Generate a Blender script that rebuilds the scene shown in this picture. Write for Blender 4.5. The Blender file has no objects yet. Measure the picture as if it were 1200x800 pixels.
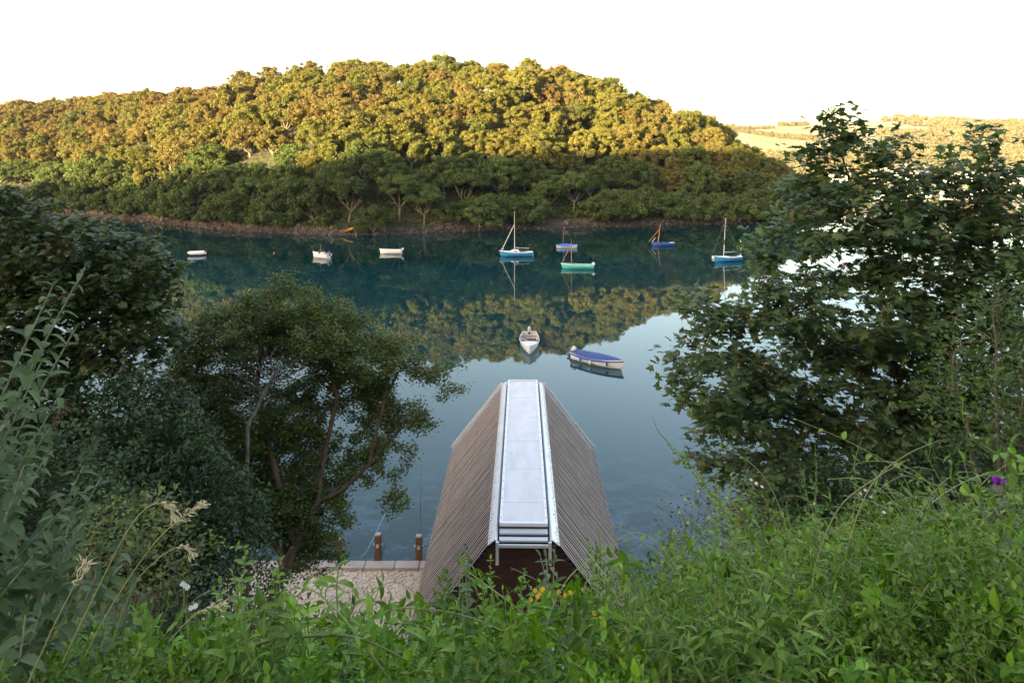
import bpy, math, random
import numpy as np
from mathutils import Vector, Matrix
R = math.radians
rnd = random.Random(7)
rng = np.random.default_rng(11)
scene = bpy.context.scene
COL = scene.collection
CAMZ, F, HOR = 15.5, 800.0, 187.0

# ------------------------------------------------------------------ helpers
def at(px, py, Y):
    """world point seen at photo pixel (px,py) at distance Y"""
    return np.array([(px - 600) / F * Y, Y, CAMZ - (py - HOR) / F * Y])

def sstep(a, b, x):
    t = np.clip((x - a) / (b - a), 0, 1)
    return t * t * (3 - 2 * t)

def norm(v):
    v = np.asarray(v, float)
    return v / np.maximum(np.linalg.norm(v, axis=-1, keepdims=True), 1e-9)

def tag(o, label=None, cat=None, group=None, kind=None):
    if label: o['label'] = label
    if cat: o['category'] = cat
    if group: o['group'] = group
    if kind: o['kind'] = kind
    return o

def empty(name, loc=(0, 0, 0), rz=0.0, label=None, cat=None, group=None):
    o = bpy.data.objects.new(name, None)
    o.empty_display_size = 0.2
    o.location = [float(c) for c in loc]; o.rotation_euler = (0, 0, rz)
    COL.objects.link(o)
    return tag(o, label, cat, group)

class Buf:
    """collects vertices and faces, links them as ONE mesh object"""
    def __init__(self):
        self.v = []; self.f = []; self.n = 0
    def add(self, verts, faces, mi=0):
        verts = np.asarray(verts, float).reshape(-1, 3)
        faces = np.asarray(faces, np.int64)
        self.v.append(verts); self.f.append((faces + self.n, mi)); self.n += len(verts)
    def arrays(self):
        return (np.concatenate(self.v) if self.v else np.zeros((0, 3)))
    def box(self, c, s, mi=0, M=None):
        c = np.array(c, float); s = np.array(s, float) / 2
        v = np.array([[x, y, z] for x in (-1, 1) for y in (-1, 1) for z in (-1, 1)], float) * s
        if M is not None: v = v @ np.array(M).T
        self.add(v + c, [[0, 1, 3, 2], [4, 6, 7, 5], [0, 4, 5, 1], [2, 3, 7, 6], [0, 2, 6, 4], [1, 5, 7, 3]], mi)
    def tube(self, pts, radii, sides=6, mi=0, cap=True):
        pts = np.asarray(pts, float); n = len(pts)
        if n < 2: return
        radii = np.broadcast_to(np.asarray(radii, float), (n,))
        tan = np.gradient(pts, axis=0); tan = norm(tan)
        up = np.array([0, 0, 1.0]) if abs(tan[0][2]) < .9 else np.array([1.0, 0, 0])
        a = norm(np.cross(tan[0], up)); ring = []
        ang = np.arange(sides) * 2 * math.pi / sides
        for i in range(n):
            a = a - tan[i] * np.dot(a, tan[i]); a = norm(a)
            b = np.cross(tan[i], a)
            ring.append(pts[i] + radii[i] * (np.cos(ang)[:, None] * a + np.sin(ang)[:, None] * b))
        v = np.concatenate(ring)
        fs = []
        for i in range(n - 1):
            for k in range(sides):
                k2 = (k + 1) % sides
                fs.append([i * sides + k, i * sides + k2, (i + 1) * sides + k2, (i + 1) * sides + k])
        self.add(v, fs, mi)
        if cap and sides >= 4:
            for st in (0, n - 1):
                base = v[st * sides:(st + 1) * sides]
                c = base.mean(0)
                vv = np.vstack([base, c]); 
                tri = [[k, (k + 1) % sides, sides] for k in range(sides)]
                self.add(vv, tri, mi)
    def grid(self, P, mi=0):
        P = np.asarray(P, float); a, b = P.shape[:2]
        idx = np.arange(a * b).reshape(a, b)
        q = np.stack([idx[:-1, :-1], idx[1:, :-1], idx[1:, 1:], idx[:-1, 1:]], -1).reshape(-1, 4)
        self.add(P.reshape(-1, 3), q, mi)
    def build(self, name, mats, parent=None, smooth=False, loc=None):
        me = bpy.data.meshes.new(name)
        v = self.arrays()
        nl = sum(f.size for f, _ in self.f); npoly = sum(len(f) for f, _ in self.f)
        me.vertices.add(len(v)); me.vertices.foreach_set('co', v.astype(np.float32).ravel())
        me.loops.add(nl); me.polygons.add(npoly)
        me.loops.foreach_set('vertex_index', np.concatenate([f.ravel() for f, _ in self.f]).astype(np.int32))
        tot = np.concatenate([np.full(len(f), f.shape[1]) for f, _ in self.f])
        st = np.concatenate([[0], np.cumsum(tot)[:-1]])
        me.polygons.foreach_set('loop_start', st.astype(np.int32))
        me.polygons.foreach_set('material_index', np.concatenate([np.full(len(f), m) for f, m in self.f]).astype(np.int32))
        me.polygons.foreach_set('use_smooth', np.full(npoly, bool(smooth)))
        me.update(calc_edges=True); me.validate()
        if not isinstance(mats, (list, tuple)): mats = [mats]
        for m in mats: me.materials.append(m)
        o = bpy.data.objects.new(name, me); COL.objects.link(o)
        if parent is not None: o.parent = parent
        if loc is not None: o.location = [float(c) for c in loc]
        return o

def copy_tree(o, parent=None):
    c = o.copy(); COL.objects.link(c); c.parent = parent
    for ch in list(o.children): copy_tree(ch, c)
    return c

def bbox_obj(name, size, loc, mat, parent, bevel=.01, rot=None):
    """bevelled box as its own mesh"""
    import bmesh
    bm = bmesh.new(); bmesh.ops.create_cube(bm, size=1)
    bmesh.ops.scale(bm, vec=size, verts=bm.verts)
    if bevel: bmesh.ops.bevel(bm, geom=bm.edges[:], offset=bevel, segments=2, profile=.6, affect='EDGES')
    me = bpy.data.meshes.new(name)
    for f_ in bm.faces: f_.smooth = False
    bm.to_mesh(me); bm.free(); me.materials.append(mat)
    o = bpy.data.objects.new(name, me); COL.objects.link(o); o.parent = parent; o.location = loc
    if rot: o.rotation_euler = rot
    return o

# ------------------------------------------------------------------ materials
class NT:
    def __init__(self, m):
        m.use_nodes = True; self.t = m.node_tree; self.t.nodes.clear()
        self.out = self.n('ShaderNodeOutputMaterial')
    def n(self, typ, **kw):
        x = self.t.nodes.new(typ)
        for k, v in kw.items():
            if k.startswith('i_'):
                key = k[2:]
                key = int(key) if key.isdigit() else key.replace('_', ' ')
                x.inputs[key].default_value = v
            else: setattr(x, k, v)
        return x
    def l(self, a, b): self.t.links.new(a, b)

def ramp(nt, fac, stops):
    r = nt.n('ShaderNodeValToRGB'); e = r.color_ramp.elements
    while len(e) < len(stops): e.new(.5)
    for el, (p, c) in zip(e, stops): el.position = p; el.color = (*c, 1)
    nt.l(fac, r.inputs[0]); return r.outputs[0]

def mixc(nt, f, a, b, mode='MIX'):
    m = nt.n('ShaderNodeMix', data_type='RGBA', blend_type=mode)
    for sock, val in ((m.inputs[0], f), (m.inputs[6], a), (m.inputs[7], b)):
        if hasattr(val, 'is_linked') or hasattr(val, 'links'): nt.l(val, sock)
        elif isinstance(val, tuple): sock.default_value = (*val, 1)
        else: sock.default_value = val
    return m.outputs[2]

def mat_plain(name, col, rough=.6, metal=0., var=.15, scale=6., bump=.0, bscale=40., spec=.5, col2=None, stretch=None):
    m = bpy.data.materials.new(name); nt = NT(m)
    tc = nt.n('ShaderNodeTexCoord'); src = tc.outputs['Object']
    if stretch:
        mp = nt.n('ShaderNodeMapping'); mp.inputs['Scale'].default_value = stretch
        nt.l(src, mp.inputs[0]); src = mp.outputs[0]
    no = nt.n('ShaderNodeTexNoise', i_Scale=scale, i_Detail=6.); nt.l(src, no.inputs['Vector'])
    a = col; b = col2 if col2 else tuple(c * (1 - 2 * var) for c in col)
    c = ramp(nt, no.outputs[0], [(.3, a), (.7, b)])
    p = nt.n('ShaderNodeBsdfPrincipled', i_Roughness=rough, i_Metallic=metal)
    p.inputs['Specular IOR Level'].default_value = spec
    nt.l(c, p.inputs['Base Color'])
    if bump:
        n2 = nt.n('ShaderNodeTexNoise', i_Scale=bscale, i_Detail=5.); nt.l(src, n2.inputs['Vector'])
        b = nt.n('ShaderNodeBump', i_Strength=bump, i_Distance=.02); nt.l(n2.outputs[0], b.inputs['Height'])
        nt.l(b.outputs[0], p.inputs['Normal'])
    nt.l(p.outputs[0], nt.out.inputs[0]); return m

def mat_leaf(name, cols, trans=.3, rough=.5, objvar=0., spec=.4, objcols=None, patch=0., pscale=.9):
    """foliage: colour varies per leaf, optionally per plant"""
    m = bpy.data.materials.new(name); nt = NT(m)
    g = nt.n('ShaderNodeNewGeometry')
    k = len(cols)
    c = ramp(nt, g.outputs['Random Per Island'], [(i / max(k - 1, 1), cc) for i, cc in enumerate(cols)])
    oi = nt.n('ShaderNodeObjectInfo')
    if objcols:
        k = len(objcols)
        oc = ramp(nt, oi.outputs['Random'], [(i / max(k - 1, 1), cc) for i, cc in enumerate(objcols)])
        c = mixc(nt, .5, c, oc)
    if patch:
        no = nt.n('ShaderNodeTexNoise', i_Scale=pscale, i_Detail=2.); nt.l(g.outputs['Position'], no.inputs['Vector'])
        mr = nt.n('ShaderNodeMapRange', i_1=.3, i_2=.7, i_3=1 - patch, i_4=1 + patch); nt.l(no.outputs[0], mr.inputs[0])
        hs = nt.n('ShaderNodeHueSaturation'); nt.l(c, hs.inputs['Color']); nt.l(mr.outputs[0], hs.inputs['Value']); c = hs.outputs[0]
    if objvar:
        mr = nt.n('ShaderNodeMapRange', i_3=1 - objvar, i_4=1 + objvar); nt.l(oi.outputs['Random'], mr.inputs[0])
        hs = nt.n('ShaderNodeHueSaturation'); nt.l(c, hs.inputs['Color']); nt.l(mr.outputs[0], hs.inputs['Value']); c = hs.outputs[0]
    p = nt.n('ShaderNodeBsdfPrincipled', i_Roughness=rough); nt.l(c, p.inputs['Base Color'])
    p.inputs['Specular IOR Level'].default_value = spec
    tr = nt.n('ShaderNodeBsdfTranslucent')
    hs2 = nt.n('ShaderNodeHueSaturation', i_Saturation=1.15, i_Value=1.3); nt.l(c, hs2.inputs['Color']); nt.l(hs2.outputs[0], tr.inputs[0])
    mx = nt.n('ShaderNodeMixShader', i_0=trans); nt.l(p.outputs[0], mx.inputs[1]); nt.l(tr.outputs[0], mx.inputs[2])
    nt.l(mx.outputs[0], nt.out.inputs[0]); return m

M = {}
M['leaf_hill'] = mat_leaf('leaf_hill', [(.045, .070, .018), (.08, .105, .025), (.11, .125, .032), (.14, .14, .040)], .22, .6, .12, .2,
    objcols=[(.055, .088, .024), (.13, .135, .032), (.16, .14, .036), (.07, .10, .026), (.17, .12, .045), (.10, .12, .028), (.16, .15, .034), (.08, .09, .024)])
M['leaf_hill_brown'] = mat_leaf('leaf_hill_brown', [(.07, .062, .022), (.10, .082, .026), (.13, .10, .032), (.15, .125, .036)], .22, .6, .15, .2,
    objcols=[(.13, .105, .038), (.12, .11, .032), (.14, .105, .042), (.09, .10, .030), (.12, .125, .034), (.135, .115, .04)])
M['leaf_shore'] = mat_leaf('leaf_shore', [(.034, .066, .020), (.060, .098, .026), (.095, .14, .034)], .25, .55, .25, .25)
M['leaf_far'] = mat_leaf('leaf_far', [(.09, .10, .06), (.12, .125, .075), (.11, .10, .07)], .2, .7, .15, .1)
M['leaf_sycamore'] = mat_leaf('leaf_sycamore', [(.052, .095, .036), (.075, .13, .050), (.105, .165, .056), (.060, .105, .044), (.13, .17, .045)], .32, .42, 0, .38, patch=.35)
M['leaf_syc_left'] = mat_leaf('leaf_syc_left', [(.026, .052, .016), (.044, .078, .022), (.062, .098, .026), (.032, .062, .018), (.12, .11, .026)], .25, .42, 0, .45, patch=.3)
M['samara'] = mat_leaf('samara', [(.30, .20, .06), (.22, .20, .06), (.34, .22, .08)], .3, .6)
M['leaf_haw'] = mat_leaf('leaf_haw', [(.050, .085, .024), (.085, .125, .032), (.125, .165, .038), (.065, .10, .028), (.19, .20, .045)], .25, .5, 0, .35, patch=.25)
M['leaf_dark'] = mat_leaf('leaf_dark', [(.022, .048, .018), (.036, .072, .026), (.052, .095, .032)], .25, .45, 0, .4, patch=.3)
M['leaf_elder'] = mat_leaf('leaf_elder', [(.05, .10, .025), (.075, .14, .035), (.10, .17, .04)], .3, .5, 0, .35, patch=.2)
M['leaf_bud'] = mat_leaf('leaf_bud', [(.050, .095, .040), (.075, .130, .052), (.12, .18, .085)], .25, .6, 0, .25)
M['leaf_herb'] = mat_leaf('leaf_herb', [(.045, .13, .012), (.08, .20, .018), (.13, .28, .03), (.07, .16, .02), (.20, .32, .045)], .26, .5, .12, .2, patch=.5, pscale=2.6)
M['leaf_herb2'] = mat_leaf('leaf_herb2', [(.040, .11, .018), (.075, .165, .024), (.14, .24, .05)], .25, .5, .12, .2, patch=.5, pscale=2.2)
M['leaf_vine'] = mat_leaf('leaf_vine', [(.10, .22, .02), (.15, .28, .035), (.12, .24, .03)], .3, .4, .1, .35)
M['stem_green'] = mat_plain('stem_green', (.20, .27, .09), .6, var=.2)
M['stem_pale'] = mat_plain('stem_pale', (.30, .34, .24), .7, var=.15)
M['straw'] = mat_leaf('straw', [(.58, .50, .34), (.70, .62, .45), (.48, .41, .27)], .3, .7)
M['stem_straw'] = mat_plain('stem_straw', (.30, .32, .14), .7)
M['bark'] = mat_plain('bark', (.22, .17, .13), .85, col2=(.11, .08, .065), scale=9, bump=.6, bscale=30)
M['bark_grey'] = mat_plain('bark_grey', (.32, .30, .27), .85, col2=(.09, .075, .06), scale=5, bump=.5, bscale=30)
M['bark_pale'] = mat_plain('bark_pale', (.20, .18, .13), .85, col2=(.09, .08, .06), scale=2)
M['bark_red'] = mat_plain('bark_red', (.19, .115, .085), .85, col2=(.09, .055, .045), scale=6, bump=.6, bscale=25)
M['yellow'] = mat_leaf('yellow', [(.75, .42, .02), (.80, .52, .03)], .3, .5)
M['pale_yellow'] = mat_leaf('pale_yellow', [(.60, .55, .06), (.65, .50, .04)], .3, .5)
M['white_petal'] = mat_leaf('white_petal', [(.65, .68, .62), (.72, .72, .72)], .3, .5)
M['purple'] = mat_leaf('purple', [(.32, .06, .45), (.42, .10, .50)], .3, .5)
M['thistle'] = mat_plain('thistle', (.14, .17, .11), .8, var=.2, scale=60)
M['dry_brown'] = mat_leaf('dry_brown', [(.10, .05, .04), (.16, .08, .06), (.07, .04, .035)], .1, .8)
M['white_paint'] = mat_plain('white_paint', (.78, .78, .76), .35, var=.04, scale=3)
M['offwhite'] = mat_plain('offwhite', (.62, .60, .56), .5, var=.08, scale=4)
M['blue_paint'] = mat_plain('blue_paint', (.02, .25, .50), .3, var=.06, scale=3)
M['deep_blue'] = mat_plain('deep_blue', (.03, .10, .36), .35, var=.08, scale=3)
M['turq'] = mat_plain('turq', (.06, .50, .46), .3, var=.05, scale=3)
M['cover_blue'] = mat_plain('cover_blue', (.03, .07, .25), .75, var=.12, scale=3, bump=.5, bscale=7)
M['cover_bright'] = mat_plain('cover_bright', (.02, .15, .62), .7, var=.1, scale=3, bump=.4, bscale=7)
M['cover_dark'] = mat_plain('cover_dark', (.015, .02, .05), .7, var=.1)
M['wood_mast'] = mat_plain('wood_mast', (.42, .20, .09), .5, var=.1)
M['wood_grey'] = mat_plain('wood_grey', (.22, .16, .13), .8, var=.2)
M['alu'] = mat_plain('alu', (.62, .62, .62), .4, .5, var=.05)
M['black'] = mat_plain('black', (.02, .02, .022), .45)
M['rope'] = mat_plain('rope', (.35, .33, .29), .9)
M['rope_blue'] = mat_plain('rope_blue', (.10, .42, .42), .8)
M['orange'] = mat_plain('orange', (.75, .25, .03), .5)
M['pink'] = mat_plain('pink', (.75, .08, .35), .5)
M['red_brown'] = mat_plain('red_brown', (.16, .06, .05), .6)
M['glass_dark'] = mat_plain('glass_dark', (.03, .04, .05), .1)
M['zinc'] = mat_plain('zinc', (.66, .69, .76), .38, .35, var=.05, scale=1.2, bump=.05, bscale=5)
M['lid'] = mat_plain('lid', (.68, .67, .71), .42, .1, col2=(.55, .55, .59), scale=1.7, stretch=(2, .6, 1))
M['lid_edge'] = mat_plain('lid_edge', (.78, .79, .82), .4, .3, var=.03)
M['gutter_dark'] = mat_plain('gutter_dark', (.06, .05, .055), .7)
M['slat'] = mat_plain('slat', (.60, .50, .45), .8, col2=(.33, .27, .25), scale=3.5, stretch=(.5, 6, .5))
M['underlay'] = mat_plain('underlay', (.025, .016, .018), .8)
M['cladding'] = mat_plain('cladding', (.085, .032, .026), .75, col2=(.040, .018, .016), scale=2.5, stretch=(1, 1, 8))
M['pile'] = mat_plain('pile', (.20, .10, .055), .85, col2=(.09, .05, .03), scale=5, stretch=(3, 3, .6))
M['kerb'] = mat_plain('kerb', (.44, .39, .35), .85, col2=(.34, .29, .26), scale=3, bump=.4, bscale=25)
M['cobble'] = mat_leaf('cobble', [(.50, .40, .31), (.54, .44, .35), (.46, .36, .28), (.58, .48, .39), (.52, .42, .33)], 0, .9, patch=.15)
M['mortar'] = mat_plain('mortar', (.44, .35, .28), .95, bump=.5, bscale=30)
M['render_white'] = mat_plain('render_white', (.5, .49, .47), .8, var=.04)
M['slate'] = mat_plain('slate', (.11, .115, .13), .7, var=.1)
M['rock'] = mat_leaf('rock', [(.03, .026, .026), (.055, .047, .043), (.11, .10, .095), (.026, .023, .024)], 0, .85)

def mat_ground():
    m = bpy.data.materials.new('earth'); nt = NT(m)
    g = nt.n('ShaderNodeNewGeometry')
    n1 = nt.n('ShaderNodeTexNoise', i_Scale=.6, i_Detail=8.); nt.l(g.outputs['Position'], n1.inputs['Vector'])
    c = ramp(nt, n1.outputs[0], [(.3, (.025, .030, .014)), (.55, (.04, .055, .02)), (.75, (.05, .04, .025))])
    p = nt.n('ShaderNodeBsdfPrincipled', i_Roughness=.95); nt.l(c, p.inputs[0])
    n2 = nt.n('ShaderNodeTexNoise', i_Scale=14., i_Detail=6.); nt.l(g.outputs['Position'], n2.inputs['Vector'])
    b = nt.n('ShaderNodeBump', i_Strength=.8, i_Distance=.08); nt.l(n2.outputs[0], b.inputs['Height']); nt.l(b.outputs[0], p.inputs['Normal'])
    nt.l(p.outputs[0], nt.out.inputs[0]); return m
M['earth'] = mat_ground()

def mat_hill_ground():
    """forest floor above, brown grass bank, dark wet rock at the tide line"""
    m = bpy.data.materials.new('hill_ground'); nt = NT(m)
    g = nt.n('ShaderNodeNewGeometry'); sx = nt.n('ShaderNodeSeparateXYZ'); nt.l(g.outputs['Position'], sx.inputs[0])
    n1 = nt.n('ShaderNodeTexNoise', i_Scale=.5, i_Detail=7., i_Roughness=.65); nt.l(g.outputs['Position'], n1.inputs['Vector'])
    n3 = nt.n('ShaderNodeTexVoronoi', i_Scale=.9); nt.l(g.outputs['Position'], n3.inputs['Vector'])
    h = nt.n('ShaderNodeMath', operation='MULTIPLY_ADD', i_1=2.2); nt.l(n1.outputs[0], h.inputs[0]); nt.l(sx.outputs[2], h.inputs[2])
    mr = nt.n('ShaderNodeMapRange', i_1=.8, i_2=6.5); nt.l(h.outputs[0], mr.inputs[0])
    c = ramp(nt, mr.outputs[0], [(0., (.030, .024, .026)), (.16, (.05, .038, .036)), (.24, (.10, .08, .075)), (.36, (.085, .068, .045)), (.50, (.075, .085, .03)), (.75, (.035, .055, .018)), (1., (.03, .04, .016))])
    c2 = mixc(nt, .35, c, ramp(nt, n3.outputs['Color'], [(0, (.02, .02, .02)), (1, (.16, .14, .13))]), 'OVERLAY')
    p = nt.n('ShaderNodeBsdfPrincipled', i_Roughness=.95); nt.l(c2, p.inputs[0])
    b = nt.n('ShaderNodeBump', i_Strength=1., i_Distance=.5); nt.l(n3.outputs[0], b.inputs['Height']); nt.l(b.outputs[0], p.inputs['Normal'])
    nt.l(p.outputs[0], nt.out.inputs[0]); return m
M['hill_ground'] = mat_hill_ground()

def mat_fields():
    m = bpy.data.materials.new('fields'); nt = NT(m)
    g = nt.n('ShaderNodeNewGeometry')
    n1 = nt.n('ShaderNodeTexNoise', i_Scale=.006, i_Detail=6.); nt.l(g.outputs['Position'], n1.inputs['Vector'])
    n2 = nt.n('ShaderNodeTexNoise', i_Scale=.12, i_Detail=6.); nt.l(g.outputs['Position'], n2.inputs['Vector'])
    c = ramp(nt, n1.outputs[0], [(.38, (.25, .25, .19)), (.5, (.30, .285, .22)), (.62, (.17, .195, .13))])
    c = mixc(nt, .25, c, ramp(nt, n2.outputs[0], [(.3, (.2, .2, .1)), (.7, (.45, .38, .2))]))
    p = nt.n('ShaderNodeBsdfPrincipled', i_Roughness=1.); nt.l(c, p.inputs[0])
    p.inputs['Specular IOR Level'].default_value = .05
    nt.l(p.outputs[0], nt.out.inputs[0]); return m
M['fields'] = mat_fields()

def mat_water():
    m = bpy.data.materials.new('water'); nt = NT(m)
    g = nt.n('ShaderNodeNewGeometry')
    mp = nt.n('ShaderNodeMapping'); mp.inputs['Scale'].default_value = (1, .45, 1); nt.l(g.outputs['Position'], mp.inputs[0])
    n1 = nt.n('ShaderNodeTexNoise', i_Scale=1.1, i_Detail=3.); nt.l(mp.outputs[0], n1.inputs['Vector'])
    n2 = nt.n('ShaderNodeTexNoise', i_Scale=.05, i_Detail=3.); nt.l(g.outputs['Position'], n2.inputs['Vector'])
    st = nt.n('ShaderNodeMapRange', i_1=.35, i_2=.65, i_3=.004, i_4=.012); nt.l(n2.outputs[0], st.inputs[0])
    b = nt.n('ShaderNodeBump', i_Distance=.35); nt.l(st.outputs[0], b.inputs['Strength']); nt.l(n1.outputs[0], b.inputs['Height'])
    fr = nt.n('ShaderNodeFresnel', i_IOR=1.34); nt.l(b.outputs[0], fr.inputs['Normal'])
    gl = nt.n('ShaderNodeBsdfGlossy', i_Roughness=.015, i_Color=(.86, .95, 1, 1)); nt.l(b.outputs[0], gl.inputs['Normal'])
    tr = nt.n('ShaderNodeBsdfTransparent', i_Color=(.55, .72, .82, 1))
    di = nt.n('ShaderNodeBsdfDiffuse', i_Color=(.001, .075, .077, 1))
    mx = nt.n('ShaderNodeMixShader', i_0=.30); nt.l(tr.outputs[0], mx.inputs[1]); nt.l(di.outputs[0], mx.inputs[2])
    m2 = nt.n('ShaderNodeMixShader'); nt.l(fr.outputs[0], m2.inputs[0]); nt.l(mx.outputs[0], m2.inputs[1]); nt.l(gl.outputs[0], m2.inputs[2])
    nt.l(m2.outputs[0], nt.out.inputs[0]); return m
M['water'] = mat_water()

def mat_seabed():
    m = bpy.data.materials.new('seabed'); nt = NT(m)
    g = nt.n('ShaderNodeNewGeometry')
    n1 = nt.n('ShaderNodeTexNoise', i_Scale=.6, i_Detail=9., i_Roughness=.62); nt.l(g.outputs['Position'], n1.inputs['Vector'])
    sx = nt.n('ShaderNodeSeparateXYZ'); nt.l(g.outputs['Position'], sx.inputs[0])
    near = ramp(nt, n1.outputs[0], [(.44, (.008, .008, .016)), (.50, (.06, .06, .09)), (.55, (.24, .26, .30)), (.66, (.5, .5, .5))])
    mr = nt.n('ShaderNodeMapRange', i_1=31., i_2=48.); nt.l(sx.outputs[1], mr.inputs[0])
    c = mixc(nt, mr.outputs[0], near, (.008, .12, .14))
    p = nt.n('ShaderNodeBsdfPrincipled', i_Roughness=1.); nt.l(c, p.inputs[0]); p.inputs['Specular IOR Level'].default_value = 0
    nt.l(p.outputs[0], nt.out.inputs[0]); return m
M['seabed'] = mat_seabed()

# ------------------------------------------------------------------ smooth random field
class Noise2:
    def __init__(s, seed, n=24, f=1.):
        r = np.random.default_rng(seed)
        a = r.uniform(0, 2 * math.pi, n); k = f * 2 ** r.uniform(0, 2.2, n)
        s.kx = k * np.cos(a); s.ky = k * np.sin(a); s.p = r.uniform(0, 6.28, n); s.a = 1 / k * f; s.a /= np.sqrt((s.a ** 2).sum() / 2)
    def __call__(s, x, y):
        x = np.asarray(x, float)[..., None]; y = np.asarray(y, float)[..., None]
        return (s.a * np.sin(s.kx * x + s.ky * y + s.p)).sum(-1)
nzA = Noise2(3, f=.03); nzB = Noise2(5, f=.25); nzC = Noise2(8, f=.8)

# ------------------------------------------------------------------ near hillside (behind and below the camera)
RIDGE_Z = 64.0
def near_ground(X, Y):
    X = np.asarray(X, float); Y = np.asarray(Y, float)
    sR = sstep(.8, 4.5, X)
    z = CAMZ - (.9 - .18 * sR) * Y
    z = np.minimum(z, 13.95 + .25 * sR)
    flat = 1.3 + .9 * sstep(-7.5, -11, X) + .8 * sstep(4.5, 8, X)
    z = np.where(z < flat + .6, flat + .6 * np.exp((z - flat - .6) / .6), z)
    z = np.maximum(z, flat)
    sh = 19.2 + 6.5 * sstep(-9.8, -12.5, X) + 1.5 * sstep(6, 30, np.abs(X)) + .5 * nzB(X, 0 * X)
    t = sstep(-.6, 3.0, Y - sh)
    z = z * (1 - t) + (-5.0) * t
    back = -Y - 3
    rise = RIDGE_Z * sstep(0, 150, np.maximum(back, 0) + 8) - RIDGE_Z * sstep(0, 150, 8.)
    rise = rise * (1 + np.clip(-2.5 + .20 * np.maximum(X + 234, 0), -6, 22) / RIDGE_Z)
    z = np.where(Y < -3, z + np.maximum(rise, 0) + 1.5 * nzA(X, Y) * sstep(0, 30, back), z)
    return z + .06 * nzC(X, Y)
xs = np.concatenate([np.linspace(-420, -30, 40), np.linspace(-28, 28, 150), np.linspace(30, 420, 40)])
ys = np.concatenate([np.linspace(-260, -10, 50), np.linspace(-8, 32, 130)])
GX, GY = np.meshgrid(xs, ys, indexing='ij')
b = Buf(); b.grid(np.stack([GX, GY, near_ground(GX, GY)], -1))
tag(b.build('near_hillside', M['earth'], smooth=True), kind='structure')

# ------------------------------------------------------------------ seabed and water
xs = np.linspace(-900, 900, 60); ys = np.concatenate([np.linspace(12, 80, 60), np.linspace(90, 1500, 40)])
GX, GY = np.meshgrid(xs, ys, indexing='ij')
GZ = -1.5 - 4.0 * sstep(22, 60, GY) - .4 * (1 + nzB(GX, GY)) * .5
b = Buf(); b.grid(np.stack([GX, GY, GZ], -1)); tag(b.build('seabed', M['seabed'], smooth=True), kind='structure')
b = Buf(); b.grid(np.array([[[-2500, 14, 0], [-2500, 6000, 0]], [[2500, 14, 0], [2500, 6000, 0]]], float))
tag(b.build('estuary_water', M['water']), kind='structure')

# ------------------------------------------------------------------ far wooded hill
SIL = np.array([(-700, 150), (-300, 135), (0, 118), (60, 110), (130, 104), (200, 99), (260, 90), (330, 78), (400, 70), (480, 63), (560, 66), (600, 69), (640, 78), (700, 90), (760, 108), (800, 122), (850, 145), (885, 166), (918, 190), (940, 208), (965, 228), (1000, 248), (1040, 262), (1200, 275)], float)
SHORE = np.array([(-700, 246), (-200, 246), (60, 250), (155, 258), (200, 263), (240, 268), (300, 272), (400, 276), (460, 275), (600, 269), (700, 266), (800, 263), (895, 262), (950, 258), (1000, 252), (1100, 246), (1200, 244)], float)
def far_rows(px):
    d0 = CAMZ * F / (np.interp(px, SHORE[:, 0], SHORE[:, 1]) - HOR)
    dp = d0 + 58
    zp = CAMZ + (HOR - np.interp(px, SIL[:, 0], SIL[:, 1])) / F * dp
    tree = 9.3 * sstep(2, 16, zp)
    return d0, dp, zp - tree
def far_h(px, t):
    d0, dp, zp = far_rows(px)
    Y = d0 + t * (dp - d0)
    s = np.where(t < 0, t * .5, np.where(t <= 1, 1 - (1 - np.clip(t, 0, 1)) ** 1.35, 1 - .18 * np.clip(t - 1, 0, 9)))
    bank = 1.5 * sstep(0, .025, t) + 1.2 * sstep(.03, .12, t)
    w = sstep(.02, .2, t)
    z = bank * (1 - w) + np.maximum(zp * s, bank) * w
    z = np.where(t < 0, t * 30, z)
    z = np.where(zp < 3, np.minimum(z, zp * np.ones_like(z)), z)
    X = (px - 600) / F * Y
    z = z + .8 * nzA(X * 2, Y * 2) * sstep(.1, .5, t)
    z = z + .35 * nzB(X, Y) * sstep(0, .03, t) * (zp > 3)
    return X, Y, z
pxs = np.linspace(-700, 1200, 260); ts = np.concatenate([np.linspace(-.08, .2, 26), np.linspace(.22, 1.2, 30), np.linspace(1.3, 3, 8)])
PX, T = np.meshgrid(pxs, ts, indexing='ij')
X, Y, Z = far_h(PX, T)
b = Buf(); b.grid(np.stack([X, Y, Z], -1)); tag(b.build('wooded_hill', M['hill_ground'], smooth=True), kind='structure')

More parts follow.
